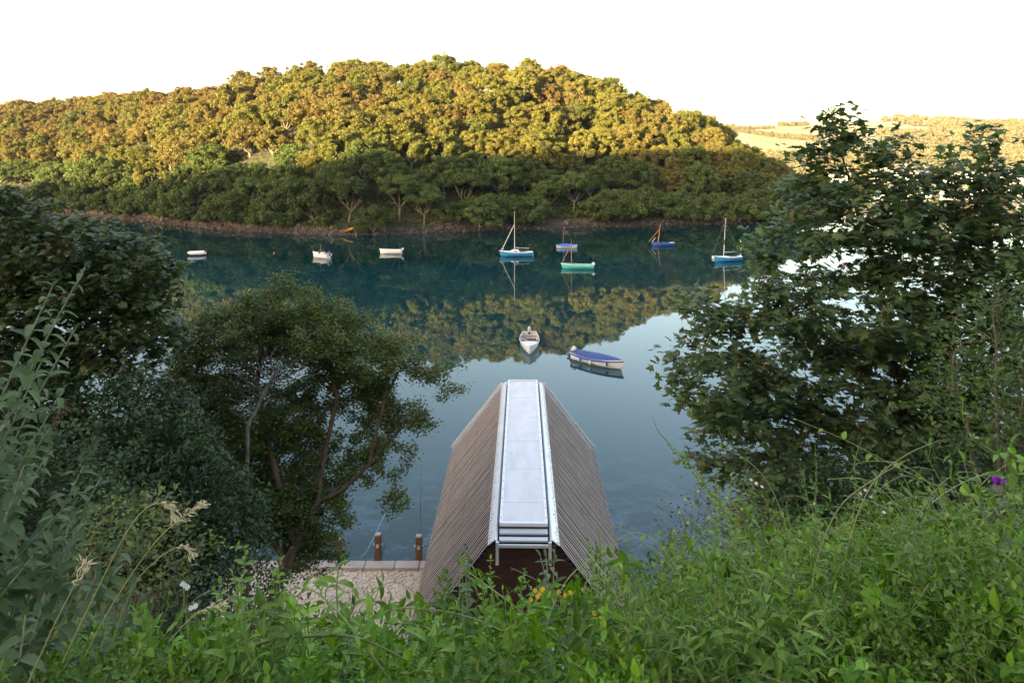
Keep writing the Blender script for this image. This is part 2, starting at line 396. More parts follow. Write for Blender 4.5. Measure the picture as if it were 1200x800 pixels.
# ------------------------------------------------------------------ leaf templates (along +Y, facing +Z, length 1)
def tmpl_diamond():
    return np.array([[0, 0, 0], [.38, .5, .10], [0, 1, -.05], [-.38, .5, .10]], float), np.array([[0, 1, 2], [0, 2, 3]])
def tmpl_leaf(w=.24, droop=.25, fold=.10, seg=4, sharp=1.):
    vs, fs = [], []
    for i in range(seg + 1):
        t = i / seg
        ww = w * (math.sin(math.pi * min(1, (t * .92 + .04)) ** .75) ** sharp) if 0 < i < seg else (.02 if i == 0 else .0)
        y = t * (1 - .25 * droop * t); z = -droop * t * t
        vs += [[-ww, y, z + fold * ww / w * .6], [0, y, z], [ww, y, z + fold * ww / w * .6]]
    for i in range(seg):
        a = i * 3
        fs += [[a, a + 1, a + 4, a + 3], [a + 1, a + 2, a + 5, a + 4]]
    return np.array(vs, float), np.array(fs)
def tmpl_syc():
    o = [(0, 0), (.20, -.06), (.50, .08), (.30, .22), (.62, .52), (.26, .48), (.22, .62), (0, 1.0), (-.22, .62), (-.26, .48), (-.62, .52), (-.30, .22), (-.50, .08), (-.20, -.06)]
    v = [(0, .34, .06)] + [(x * .85, y, -.10 * (x * x + (y - .3) ** 2)) for x, y in o]
    n = len(o)
    return np.array(v, float), np.array([[0, 1 + k, 1 + (k + 1) % n] for k in range(n)])
T_DIA = tmpl_diamond(); T_OV = tmpl_leaf(.26, .22); T_LANCE = tmpl_leaf(.17, .45, .10, 5); T_HEART = tmpl_leaf(.36, .3, .16, 4, .7)
T_NARROW = tmpl_leaf(.10, .3, .05, 3); T_SYC = tmpl_syc(); T_OV2 = tmpl_leaf(.28, .15, .08, 2)

def frames(d, n):
    """rotation matrices: y axis d, z axis near n"""
    y = norm(d); x = norm(np.cross(y, n)); z = np.cross(x, y)
    return np.stack([x, y, z], -1)
def scatter(buf, T, pos, Rm, s, mi=0):
    v, f = T; N = len(pos)
    if N == 0: return
    s = np.broadcast_to(np.asarray(s, float), (N,))
    V = np.einsum('nij,kj->nki', Rm, v) * s[:, None, None] + np.asarray(pos)[:, None, :]
    Fc = f[None] + (np.arange(N) * len(v))[:, None, None]
    buf.add(V.reshape(-1, 3), Fc.reshape(-1, f.shape[1]), mi)
def rdir(n, r=rng):
    return norm(r.normal(size=(n, 3)))

# ------------------------------------------------------------------ far tree prototypes
def crown_proto(seed, rx=4.6, rz=3.6, lobes=30, per=150, leaf=.55, flat=1., r0=.22, r1=.40):
    r = np.random.default_rng(seed); b = Buf()
    k = 0; L = []
    while len(L) < lobes:
        d = norm(r.normal(size=3)); 
        if d[2] < -.45: continue
        q = r.uniform(.62, .98)
        L.append((d * np.array([rx, rx, rz]) * q * np.array([r.uniform(.8, 1.12), r.uniform(.8, 1.12), 1]), r.uniform(r0, r1) * rx))
    P, D = [], []
    for c, rad in L:
        d = norm(r.normal(size=(per, 3)) + np.array([0, 0, .25]))
        q = rad * r.uniform(.72, 1.06, (per, 1))
        P.append(c + d * q * np.array([1, 1, .72 * flat])); D.append(d)
    P = np.concatenate(P); D = np.concatenate(D); N = len(P)
    n = norm(D + .55 * r.normal(size=(N, 3)) + np.array([0, 0, .35]))
    dd = np.cross(n, r.normal(size=(N, 3)))
    scatter(b, T_DIA, P - norm(dd) * .3, frames(dd, n), leaf * r.uniform(.7, 1.35, N))
    return b
def trunk_proto(seed, h=4.5, r0=.28, spread=2.6, forks=5):
    r = np.random.default_rng(seed); b = Buf()
    lean = r.normal(0, .25, 2)
    z0 = h * r.uniform(.35, .55)
    base = [np.array([0, 0, -1.2]), np.array([0, 0, 0.]), np.array([lean[0] * .4, lean[1] * .4, z0 * .55]), np.array([lean[0], lean[1], z0])]
    b.tube(base, [r0 * 1.3, r0 * 1.1, r0 * .9, r0 * .8], 7)
    for k in range(forks):
        a = k * 6.283 / forks + r.uniform(-.4, .4); s = spread * r.uniform(.6, 1.1)
        p0 = base[-1]; p3 = p0 + np.array([math.cos(a) * s, math.sin(a) * s, (h - z0) * r.uniform(.9, 1.7)])
        p1 = p0 + (p3 - p0) * .33 + np.array([math.cos(a), math.sin(a), 0]) * .3; p2 = p0 + (p3 - p0) * .66 + r.normal(0, .2, 3)
        b.tube([p0 - [0, 0, .15], p1, p2, p3], [r0 * .62, r0 * .45, r0 * .3, r0 * .12], 5)
        q = p2 + r.normal(0, .9, 3) + [0, 0, .9]
        b.tube([p1, (p1 + q) / 2 + r.normal(0, .15, 3), q], [r0 * .35, r0 * .25, r0 * .1], 4)
    return b
hill_roots = []
def make_hill_proto(i, kind):
    e = empty('broadleaf_tree')
    if kind == 'hill':
        t = trunk_proto(100 + i, 4.2, .26).build('trunk', M['bark_grey'], e, True)
        c = crown_proto(200 + i, 4.9 + .25 * (i % 4), 4.2 + .4 * (i % 3), 120 + 8 * (i % 4), 115, .34, 1., .08, .20).build('crown', M['leaf_hill'], e)
        c.location.z = 4.9
    elif kind == 'shore':
        t = trunk_proto(300 + i, 5.2, .24, 3.4, 5).build('trunk', M['bark_pale'], e, True)
        c = crown_proto(400 + i, 5.0, 2.6, 60, 150, .34, .8, .11, .25).build('crown', M['leaf_shore'], e)
        c.location.z = 7.0
    else:
        t = trunk_proto(500 + i, 2.2, .2, 2., 4).build('trunk', M['bark_grey'], e, True)
        c = crown_proto(600 + i, 4.2, 3.3, 60, 150, .34, 1., .11, .26).build('crown', M['leaf_shore'], e)
        c.location.z = 2.5
    return e
protos = {k: [make_hill_proto(i, k) for i in range(n)] for k, n in (('hill', 9), ('shore', 4), ('bush', 4))}
used = set()
def place_tree(kind, i, loc, s, rz, label, cat, group, tilt=0, sz=1.):
    p = protos[kind][i % len(protos[kind])]
    o = p if (kind, i % len(protos[kind])) not in used else copy_tree(p)
    used.add((kind, i % len(protos[kind])))
    o.location = [float(c) for c in loc]; o.scale = (s, s, s * sz); o.rotation_euler = (tilt, 0, rz)
    tag(o, label, cat, group)
    return o
GH = 'trees on the wooded hill across the water'
pts = []
tries = 0
r = np.random.default_rng(21)
while tries < 60000 and len(pts) < 262:
    tries += 1
    px = r.uniform(-60, 960); t = r.uniform(.14, 1.06)
    d0, dp, zp = far_rows(px)
    if zp < 6 and t > .3: continue
    X, Y, z = far_h(np.array(px), np.array(t))
    md = 6.0 + .9 * (t > .7)
    if any((X - a[0]) ** 2 + ((Y - a[1]) * 1.08) ** 2 < md * md for a in pts): continue
    pts.append((float(X), float(Y), float(z), px, t))
r2 = np.random.default_rng(5); extra = 0
for _ in range(30000):
    px = r2.uniform(-40, 900); t = r2.uniform(.16, .9)
    X, Y, z = far_h(np.array(px), np.array(t))
    if far_rows(px)[2] < 6 or extra > 22 or any((X - a[0]) ** 2 + ((Y - a[1]) * 1.05) ** 2 < 5.0 ** 2 for a in pts): continue
    pts.append((float(X), float(Y), float(z), px, t)); extra += 1
for px in np.arange(-40, 900, 27):
    t = r.uniform(1.12, 1.3); X, Y, z = far_h(np.array(px + r.uniform(-6, 6)), np.array(t))
    if far_rows(px)[2] > 8: pts.append((float(X), float(Y), float(z) + 1.5, px, t))
print('hill trees', len(pts), tries)
for k, (X, Y, z, px, t) in enumerate(pts):
    where = 'left shoulder' if px < 250 else 'middle slope' if px < 620 else 'right slope'
    if t > .8: lab = {'left shoulder': 'round-crowned tree in warm light along the left skyline of the wooded hill', 'middle slope': 'round-crowned tree in warm light on the summit skyline of the wooded hill', 'right slope': 'round-crowned tree on the falling right skyline of the wooded hill'}[where]
    elif t > .4: lab = 'yellow-green broadleaf tree halfway up the %s of the wooded hill' % where
    else: lab = 'dark green broadleaf tree low on the shaded %s of the wooded hill' % where
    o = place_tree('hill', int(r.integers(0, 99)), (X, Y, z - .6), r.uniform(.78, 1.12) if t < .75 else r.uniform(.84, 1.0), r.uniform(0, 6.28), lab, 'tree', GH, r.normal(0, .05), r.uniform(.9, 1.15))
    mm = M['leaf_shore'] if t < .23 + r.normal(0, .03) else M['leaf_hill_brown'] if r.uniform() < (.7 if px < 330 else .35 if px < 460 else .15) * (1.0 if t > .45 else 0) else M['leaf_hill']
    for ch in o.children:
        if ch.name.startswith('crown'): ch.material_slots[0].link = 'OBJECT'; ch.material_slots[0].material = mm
# front row above the shore: open crowns over pale trunks
front = [(384, .085, 'pale forked tree low on the far bank, left of the orange canoe'), (409, .075, 'pale twin-stemmed tree on the far bank above the orange canoe'), (468, .085, 'wide-spreading tree with pale forked trunk above the white dinghy'), (497, .050, 'tree with one straight pale trunk reaching down to the far bank'),
         (300, .08, 'low tree with pale limbs over the far shore left of the canoe'), (345, .07, 'low spreading pale-limbed tree over the bank behind the white motorboat'), (640, .07, 'pale-stemmed tree above the bank right of the sloop mast'), (672, .08, 'green tree leaning over rocks behind the blue-covered boat'), (545, .085, 'spreading tree on the far bank left of the sloop mast')]
for k, (px, t, lab) in enumerate(front):
    X, Y, z = far_h(np.array(float(px)), np.array(t))
    place_tree('shore', k, (X, Y, z), .92 + .05 * (k % 3), k * 1.3, lab, 'tree', 'pale-trunked trees along the far shore', 0, 1.0)
k = 0
for px in np.concatenate([np.arange(-60, 150, 17), np.arange(150, 935, 12.5)]):
    pxx = px + r.uniform(-5, 5)
    if any(abs(pxx - f[0]) < 16 for f in front): continue
    X, Y, z = far_h(np.array(pxx), np.array(r.uniform(.010, .070)))
    z = z - .7
    s = r.uniform(.85, 1.4); k += 1
    lab = 'bushy tree hanging over the far waterline %s' % ('left of the white motorboat' if pxx < 370 else 'between the canoe and the sloop mast' if pxx < 600 else 'behind the blue and turquoise boats' if pxx < 760 else 'at the right end of the far shore')
    place_tree('bush', k, (X, Y, z), s, r.uniform(0, 6), lab, 'tree', 'bushy trees along the far waterline', 0, r.uniform(.85, 1.2))

# undergrowth on the far bank and shore rocks (uncountable)
N = 26000
px = rng.uniform(-80, 950, N); t = rng.uniform(.014, .16, N) ** 1.0
X, Y, z = far_h(px, t)
clump = nzB(X * 1.5, Y * 1.5) > -.5
X, Y, z = X[clump], Y[clump], z[clump]; N = len(X)
P = np.stack([X, Y, z + rng.uniform(0, .9, N) * (1 + .5 * nzA(X * 4, Y))], -1)
n = norm(rng.normal(size=(N, 3)) + [0, -.3, .8])
b = Buf(); scatter(b, T_DIA, P, frames(np.cross(n, rdir(N)), n), rng.uniform(.3, .7, N))
tag(b.build('bank_undergrowth', M['leaf_shore']), 'low green undergrowth covering the bank just above the far shoreline', 'undergrowth', kind='stuff')
def rock_tmpl(seed):
    import bmesh
    r = np.random.default_rng(seed); bm = bmesh.new(); bmesh.ops.create_icosphere(bm, subdivisions=2, radius=.5)
    v = np.array([x.co for x in bm.verts]); f = np.array([[q.index for q in p.verts] for p in bm.faces]); bm.free()
    for _ in range(5):
        d = norm(r.normal(size=3)); o = r.uniform(.22, .38); h = v @ d
        v = v - np.outer(np.maximum(h - o, 0), d)
    return v, f
b = Buf()
for sd in range(5):
    N = 210
    px = rng.uniform(120, 940, N); t = rng.uniform(-.002, .026, N)
    X, Y, z = far_h(px, t)
    scatter(b, rock_tmpl(sd), np.stack([X, Y, z + .05], -1), frames(rdir(N) * [1, 1, .3], rdir(N) + [0, 0, 2]), rng.uniform(.2, .75, N) * np.where(rng.uniform(size=N) > .95, 2.2, 1))
tag(b.build('shore_rocks', M['rock']), 'broken grey and brown rocks strewn along the far tide line', 'rocks', kind='stuff')

# ------------------------------------------------------------------ distant hillside on the right with fields, woods and village
def dist_h(px, Y):
    top = np.interp(px, [700, 850, 900, 950, 1000, 1040, 1100, 1200, 1500], [150, 148, 147.5, 147, 144, 141.5, 141, 143, 150])
    zt = CAMZ + (HOR - top) / F * 900
    s = sstep(350, 1000, Y)
    z = -3 + (zt + 5) * (.45 * s + .55 * np.clip((Y - 350) / 550, 0, 1) ** .8)
    z = np.minimum(z, zt + 0 * Y) + 1.5 * nzA((px - 600) / F * Y * .5, Y * .5) * sstep(380, 600, Y) * (Y < 880)
    return z
pxs = np.linspace(650, 1560, 90); Ys = np.linspace(340, 1300, 80)
PX, YY = np.meshgrid(pxs, Ys, indexing='ij')
b = Buf(); b.grid(np.stack([(PX - 600) / F * YY, YY, dist_h(PX, YY)], -1)); tag(b.build('farmland_hill', M['fields'], smooth=True), kind='structure')
# woodland on it (reads as one mass) and hedges
b = Buf(); cp = [crown_proto(900 + i, 5.2, 4.2, 16, 60, 1.3) for i in range(3)]
def stamp(buf, src, loc, s, a):
    ca, sa = math.cos(a), math.sin(a); Rz = np.array([[ca, -sa, 0], [sa, ca, 0], [0, 0, 1]])
    v = src.arrays() @ Rz.T * s + np.asarray(loc)
    off = buf.n; buf.v.append(v); buf.n += len(v)
    for f, mi in src.f: buf.f.append((f + off, mi))
for k in range(800):
    px = r.uniform(1035, 1420); Y = r.uniform(430, 880)
    if nzA((px) * .9, Y * .5) < -.8 and Y > 560: continue
    stamp(b, cp[k % 3], ((px - 600) / F * Y, Y, float(dist_h(np.array(px), np.array(Y))) + 2.5), r.uniform(.7, 1.4), r.uniform(0, 6))
for k in range(170):
    px = r.uniform(890, 1050); Y = r.uniform(400, 520)
    stamp(b, cp[k % 3], ((px - 600) / F * Y, Y, float(dist_h(np.array(px), np.array(Y))) + 2.5), r.uniform(.8, 1.4), r.uniform(0, 6))
tag(b.build('distant_woodland', M['leaf_far']), 'hazy woodland and scrub on the distant sunlit hillside at the right', 'woodland', kind='stuff')
b = Buf()
def hedge(p, q, n, s=.5):
    for k in range(n):
        t = k / (n - 1); px = p[0] + (q[0] - p[0]) * t; Y = p[1] + (q[1] - p[1]) * t + r.normal(0, 2)
        stamp(b, cp[k % 3], ((px - 600) / F * Y, Y, float(dist_h(np.array(px), np.array(Y))) + 1.0), s * r.uniform(.6, 1.5), r.uniform(0, 6))
hedge((850, 880), (905, 870), 26, .6); hedge((915, 890), (945, 890), 14, .8); hedge((860, 760), (960, 610), 34, .7)
tag(b.build('hedgerow', M['leaf_far']), 'dark hedge lines crossing the pale distant field', 'hedge', kind='stuff')

def house(px, Y, w, d, h, rz, label):
    e = empty('village_house', ((px - 600) / F * Y, Y, float(max(dist_h(np.array(float(px)), np.array(float(Y))), .6))), rz, label, 'house', 'white houses of the village behind the right tree')
    b = Buf(); b.box((0, 0, h / 2 - .5), (w, d, h + 1)); 
    b.add([[-w/2, -d/2, h], [-w/2, d/2, h], [-w/2, 0, h + d * .42], [w/2, -d/2, h], [w/2, d/2, h], [w/2, 0, h + d * .42]], [[0, 1, 2], [3, 5, 4]])
    b.build('wall', M['render_white'], e)
    rb = Buf()
    for s in (-1, 1):
        a = np.array([[-w/2 - .3, s * (d/2 + .4), h - .15], [w/2 + .3, s * (d/2 + .4), h - .15], [w/2 + .3, 0, h + d * .42 + .06], [-w/2 - .3, 0, h + d * .42 + .06]])
        rb.add(a, [[0, 1, 2, 3]]); rb.add(a + [0, 0, .2], [[0, 1, 2, 3]])
    ro = rb.build('roof', M['slate'], e)
    c = Buf(); c.box((w * .35, 0, h + d * .42 + .4), (.9, .7, 1.6)); c.build('chimney', M['render_white'], ro)
    for lv in range(2):
        for k in range(3):
            q = Buf(); q.box((-w * .3 + k * w * .3, -d/2 - .02, 1.5 + lv * 2.6), (1.1, .1, 1.2)); q.build('window', M['glass_dark'], e)
    q = Buf(); q.box((-w * .12, -d/2 - .03, 1.0), (.95, .12, 2.0)); q.build('door', M['blue_paint'], e)
for i, a in enumerate([(985, 392, 11, 7, 5.6), (1030, 388, 9, 6.5, 5.4), (1052, 400, 14, 7, 5.8), (1078, 395, 9, 7, 5.4), (1118, 392, 12, 7, 5.6), (1150, 385, 10, 7, 5.4), (1182, 390, 13, 8, 5.7)]):
    house(*a, [.1, -.15, .05, .2, -.1, .1, -.2][i], 'white slate-roofed village house behind the right tree, %s from the left'.replace('%s', ['first', 'second', 'third', 'fourth', 'fifth', 'sixth', 'last'][i]))

# ------------------------------------------------------------------ boats (bow towards +x, origin on the waterline)
def hull_sections(L, B, fb, n=15, bowrake=.12, sheer=.35, transom=.72):
    S = []
    for i in range(n):
        s = i / (n - 1)
        if s < .45: w = transom + (1 - transom) * math.sin(s / .45 * math.pi / 2)
        else: w = max(0, 1 - ((s - .45) / .55) ** 2.3)
        w = w * B / 2
        zs = fb * (1 + sheer * (abs(s - .35) / .65) ** 2)
        kz = -.16 + .16 * max(0, (s - .75) / .25) ** 2
        sec = []
        for (a, q) in ((1, 1), (.97, .72), (.90, .42), (.74, .12), (.45, -.35), (0, -1)):
            z = zs * q if q >= 0 else kz * (-q)
            if q == -1: z = kz
            x = -L/2 + L * s + bowrake * L * .5 * max(0, s - .6) / .4 * (max(z, 0) / fb) * .6
            sec.append((x, w * a, z))
        S.append(sec)
    return np.array(S)
def hull(e, L, B, fb, m_out, m_in, band=None, open_=True, mats=None, **kw):
    S = hull_sections(L, B, fb, **kw)
    full = np.concatenate([S, (S[:, ::-1] * [1, -1, 1])[:, 1:]], 1)
    b = Buf(); b.grid(full, 0)
    tr = full[0]; n = len(tr); c = tr.mean(0)
    b.add(np.vstack([tr, c]), [[k, (k + 1) % n, n] for k in range(n)], 0)
    if open_:
        inn = full * [.97, .9, 1] + [0, 0, .0]; inn[:, :, 2] = np.maximum(full[:, :, 2], .06)
        b.grid(inn[:, ::-1], 1)
        tr = inn[0]; b.add(np.vstack([tr, tr.mean(0)]), [[k, (k + 1) % n, n] for k in range(n)], 1)
    h = b.build('hull', [m_out, m_in], e, True)
    g = Buf(); edge = np.vstack([S[:, 0], S[::-1, 0] * [1, -1, 1]]); edge = edge + [0, 0, .015]
    g.tube(edge, .032, 5); g.tube([edge[0], edge[-1]], .032, 5)
    g.build('gunwale', band or m_out, e, True)
    return S
def thwarts(e, S, mat, at_=(.25, .5, .72)):
    for s in at_:
        i = int(s * (len(S) - 1)); x, w, z = S[i][0]
        q = Buf(); q.box((x, 0, z * .68), (.24, w * 1.82, .035)); q.build('thwart', mat, e)
def deck(e, S, mat, s0=0, s1=1, camber=.06, name='deck', dz=0.0, over=1.):
    i0, i1 = int(s0 * (len(S) - 1)), int(round(s1 * (len(S) - 1)))
    G = []
    for i in range(i0, i1 + 1):
        x, w, z = S[i][0]; w = w * over
        G.append([(x, w * q, z + dz + camber * (1 - q * q)) for q in np.linspace(-1, 1, 9)])
    b = Buf(); b.grid(np.array(G)); return b.build(name, mat, e, True)
def cover(e, S, mat, ridge=.22, name='cover'):
    G = []
    n = len(S)
    for i in range(n):
        x, w, z = S[i][0]; w = w * 1.03 + .01
        s = i / (n - 1); cam = ridge * math.sin(math.pi * min(1, .12 + s * .88)) * (.85 + .15 * math.sin(i * 2.1))
        row = [(x, -w, z - .10), (x, -w, z + .03)] + [(x, w * q, z + .035 + cam * (1 - abs(q) ** 1.6)) for q in np.linspace(-.9, .9, 9)] + [(x, w, z + .03), (x, w, z - .10)]
        G.append(row)
    b = Buf(); b.grid(np.array(G)); return b.build(name, mat, e, True)
def outboard(e, x, z, mat_cowl, tilt=0., y=0., s=1.):
    o = empty('outboard_motor'); o.parent = e; o.location = (x, y, z); o.rotation_euler = (0, tilt, 0); o.scale = (s, s, s)
    b = Buf(); pr = [(0, .0, .10), (.10, .13, .14), (.28, .15, .17), (.42, .13, .15), (.50, .04, .05)]
    for (zz, hw, hl) in [(0, 0, 0)]: pass
    rings = []
    for zz, hw, hl in [(0, .11, .15), (.08, .13, .19), (.25, .14, .20), (.36, .12, .16), (.41, .05, .07)]:
        a = np.arange(10) * 2 * math.pi / 10
        rings.append(np.stack([np.cos(a) * hl - .08, np.sin(a) * hw, np.full(10, zz + .12)], -1))
    rings = np.array(rings); rings = np.concatenate([rings, rings[:, :1]], 1)
    b.grid(rings); b.add(np.vstack([rings[-1][:-1], rings[-1].mean(0)]), [[k, (k + 1) % 10, 10] for k in range(10)])
    b.build('cowl', mat_cowl, o, True)
    l = Buf(); l.box((-.06, 0, -.20), (.13, .08, .66)); l.box((-.06, 0, -.50), (.30, .07, .08)); l.box((.06, 0, .02), (.16, .2, .16)); l.tube([(.05, 0, .16), (.45, .05, .25)], .018, 5)
    for k in range(3):
        a = k * 2.094; l.box((-.22, math.cos(a) * .07, -.50 + math.sin(a) * .07), (.02, .06, .10), M=Matrix.Rotation(a, 3, 'X'))
    l.build('leg', M['black'], o)
    return o
def mast(e, x, z0, z1, r0, mat, lean=0.):
    b = Buf(); b.tube([(x, 0, z0), (x + lean * .5, 0, (z0 + z1) / 2), (x + lean, 0, z1)], [r0, r0 * .9, r0 * .6], 8); return b.build('mast', mat, e, True)
def line(e, name, p, q, r_, mat, sag=0., n=7):
    pts = [np.array(p) + (np.array(q) - np.array(p)) * t - [0, 0, sag * 4 * t * (1 - t)] for t in np.linspace(0, 1, n)]
    b = Buf(); b.tube(pts, r_, 4); return b.build(name, mat, e)
def boat_root(name, px, py, dirpx, label, cat='boat'):
    """px,py waterline centre pixel; dirpx heading angle"""
    Y = CAMZ * F / (py - HOR)
    return empty(name, ((px - 600) / F * Y, Y, 0), dirpx, label, cat)

# 1 end-on white boat near the boathouse, bow towards the camera
Ym = 56.8
e = empty('motor_dinghy', ((620.5 - 600) / F * Ym, Ym, 0), R(-91), 'small white open boat moored bow-on beyond the boathouse roof', 'boat')
S = hull(e, 4.9, 1.62, .52, M['white_paint'], M['offwhite'], open_=True)
deck(e, S, M['white_paint'], .66, 1, .05, 'foredeck'); thwarts(e, S, M['wood_grey'], (.18, .45))
outboard(e, -2.5, .45, M['offwhite'])
b = Buf()
for k in range(9): b.box((rng.uniform(-.6, .7), rng.uniform(-.4, .4), .26 + rng.uniform(0, .2)), (rng.uniform(.2, .5), rng.uniform(.15, .35), .18), M=Matrix.Rotation(rng.uniform(0, 3), 3, 'Z'))
b.tube([(-1.0, -.75, .5), (.6, .5, .62)], .03, 5); b.build('gear', M['red_brown'], e)
# 2 blue covered boat
st = np.array([4.95, 53.3]); bw = np.array([8.0, 50.6]); mid = (st + bw) / 2; d = bw - st
e = empty('covered_dinghy', (mid[0], mid[1], 0), math.atan2(d[1], d[0]), 'white boat under a tight blue cover with tilted outboard at its stern', 'boat')
S = hull(e, 4.3, 1.75, .48, M['white_paint'], M['offwhite'], transom=.6)
cover(e, S, M['cover_blue'], .20); outboard(e, -2.3, .42, M['offwhite'], R(38))
for s_, c in ((.3, M['cover_bright']), (.55, M['white_paint']), (.85, M['cover_blue'])):
    i = int(s_ * 14); x, w, z = S[i][0]; f = Buf(); f.tube([(x, -w - .07, z - .05), (x, -w - .09, z - .2), (x, -w - .08, z - .38)], [.05, .075, .04], 8); f.build('fender', c, e, True)
# 3 sloop
e = boat_root('sailing_sloop', 605.5, 300, R(180), 'blue-hulled sailing sloop with white cabin and tall bare mast')
e.scale = (1, 1, 1)
S = hull(e, 5.1, 1.9, .62, M['blue_paint'], M['white_paint'], M['white_paint'], open_=False)
deck(e, S, M['white_paint'], 0, 1, .07, dz=.02)
cb = Buf(); ring = []
for x, w, h in ((-.35, .5, .0), (-.3, .5, .33), (.75, .42, .30), (1.15, .32, .0)):
    ring.append([(x, -w, .62), (x, -w, .62 + h), (x, -w * .7, .70 + h), (x, w * .7, .70 + h), (x, w, .62 + h), (x, w, .62)])
cb.grid(np.array(ring)); cb.build('cabin', M['white_paint'], e)
q = Buf(); q.box((.2, .505, .80), (.6, .02, .12)); q.build('cabin_window', M['glass_dark'], e)
q = Buf(); q.box((.2, -.505, .80), (.6, .02, .12)); q.build('cabin_window', M['glass_dark'], e)
q = Buf(); q.box((-1.25, 0, .70), (1.5, .9, .03)); q.build('cockpit', M['cover_dark'], e)
mast(e, .35, .6, 7.2, .065, M['alu']); line(e, 'furled_jib', (2.45, 0, .85), (.42, 0, 5.0), .055, M['offwhite']); line(e, 'backstay', (-2.45, 0, .8), (.33, 0, 5.2), .03, M['black'])
line(e, 'boom', (.3, 0, 1.35), (-2.0, 0, 1.25), .05, M['alu'])
for sy in (-1, 1): line(e, 'shroud', (.25, .9 * sy, .7), (.34, 0, 5.0), .012, M['rope'])
b = Buf()
for px_ in ((2.4, 0), (2.2, .2), (2.2, -.2)): b.tube([(px_[0], px_[1], .8), (px_[0], px_[1], 1.2)], .02, 4)
b.tube([(2.1, -.25, 1.2), (2.5, 0, 1.2), (2.1, .25, 1.2)], .02, 4); b.build('pulpit_rail', M['alu'], e)
b = Buf(); b.box((-2.62, 0, .25), (.12, .05, .8)); b.build('rudder', M['offwhite'], e)
# 4 blue covered white boat far
e = boat_root('covered_dinghy', 664, 290.5, R(0), 'small white boat with bright blue cover and short brown mast')
S = hull(e, 3.5, 1.5, .42, M['white_paint'], M['offwhite']); cover(e, S, M['cover_bright'], .34); mast(e, -.55, .4, 3.6, .055, M['wood_grey'])
# 5 turquoise
e = boat_root('open_sailing_dinghy', 677.5, 314.5, R(172), 'turquoise open boat with brown mast and outboard')
S = hull(e, 4.5, 1.6, .50, M['turq'], M['turq'], M['white_paint']); thwarts(e, S, M['offwhite'], (.25, .5)); deck(e, S, M['turq'], .72, 1, .04, 'foredeck')
mast(e, .95, .2, 4.1, .06, M['wood_mast']); line(e, 'boom', (2.3, 0, .7), (1.1, 0, 3.3), .045, M['wood_mast']); outboard(e, -2.3, .42, M['white_paint'], R(40))
# 6 dark blue gaffer
e = boat_root('small_sailing_boat', 777, 288, R(183), 'small deep blue boat with orange-brown mast and lowered spars over the bow')
S = hull(e, 3.9, 1.5, .50, M['deep_blue'], M['deep_blue'], M['deep_blue']); thwarts(e, S, M['offwhite'], (.3, .5)); q = deck(e, S, M['offwhite'], 0, .18, .1, 'sterndeck')
mast(e, .95, .2, 3.9, .085, M['wood_mast'], -.45); line(e, 'spar', (2.6, 0, .75), (.7, .2, 3.0), .05, M['wood_mast']); line(e, 'spar', (2.0, 0, .7), (1.35, 0, 1.5), .05, M['offwhite'])
# 7 right sail boat
e = boat_root('sailing_dayboat', 853, 306, R(196), 'bright blue sailing boat with pale mast beside the right tree')
S = hull(e, 4.4, 1.75, .62, M['blue_paint'], M['white_paint'], M['white_paint'], open_=False); deck(e, S, M['white_paint'], 0, 1, .08, dz=.02)
mast(e, .75, .6, 6.6, .07, M['alu'], -.35); line(e, 'bowsprit', (2.2, 0, .85), (2.85, 0, 1.0), .05, M['wood_mast']); line(e, 'forestay', (2.8, 0, 1.), (.42, 0, 6.2), .012, M['rope']); line(e, 'backstay', (-2.1, 0, .8), (.42, 0, 6.2), .012, M['rope'])
q = Buf(); q.box((-.9, 0, .74), (1.5, .9, .06)); q.build('cockpit', M['cover_dark'], e); line(e, 'boom', (.7, 0, 1.4), (-1.8, 0, 1.3), .05, M['alu'])
# 8 white dinghy
e = boat_root('open_dinghy', 458.5, 297, R(176), 'plain white open dinghy below the pale straight trunk')
S = hull(e, 3.6, 1.45, .56, M['white_paint'], M['white_paint'], M['white_paint']); thwarts(e, S, M['wood_grey']); outboard(e, -1.85, .45, M['alu'])
# 9 white motorboat
e = boat_root('small_motorboat', 376.5, 302, R(150), 'white motorboat with cluttered deck and purple-tinted outboard')
S = hull(e, 3.4, 1.6, .62, M['white_paint'], M['offwhite'], M['white_paint']); deck(e, S, M['white_paint'], .55, 1, .1, 'foredeck'); thwarts(e, S, M['offwhite'], (.2,))
b = Buf(); b.box((.1, 0, .95), (.08, .9, .45), M=Matrix.Rotation(-.35, 3, 'Y')); b.build('windscreen', M['glass_dark'], e)
b = Buf(); b.box((-.3, 0, .70), (.5, .6, .4)); b.build('seat', M['white_paint'], e)
o = outboard(e, -1.8, .62, M['purple'], R(35)); line(e, 'aerial', (-.2, .4, .8), (-.2, .4, 2.1), .02, M['offwhite'])
# 10 left boat
e = boat_root('inflatable_dinghy', 231.5, 299, R(203), 'white rounded dinghy at the far left of the moored boats')
b = Buf(); U = [(-1.3, .62, .32), (-.4, .66, .32), (.5, .6, .36), (1.05, .38, .42), (1.28, 0, .46), (1.05, -.38, .42), (.5, -.6, .36), (-.4, -.66, .32), (-1.3, -.62, .32)]
b.tube(U, [.16, .24, .24, .23, .22, .23, .24, .24, .16], 10); b.build('inflated_tube', M['offwhite'], e, True)
b = Buf(); b.box((-.1, 0, .16), (2.1, 1.1, .06)); b.build('floor', M['cover_dark'], e)
b = Buf(); b.box((-1.1, 0, .35), (.06, 1.1, .5)); b.build('transom', M['cover_dark'], e)
b = Buf(); b.grid(np.array([[(x, y * (1 - .5 * max(0, x - .3)), .56 + .14 * (1 - (y / .72) ** 2)) for y in np.linspace(-.72, .72, 7)] for x in np.linspace(-1.0, 1.25, 8)])); b.build('cover', M['white_paint'], e, True)
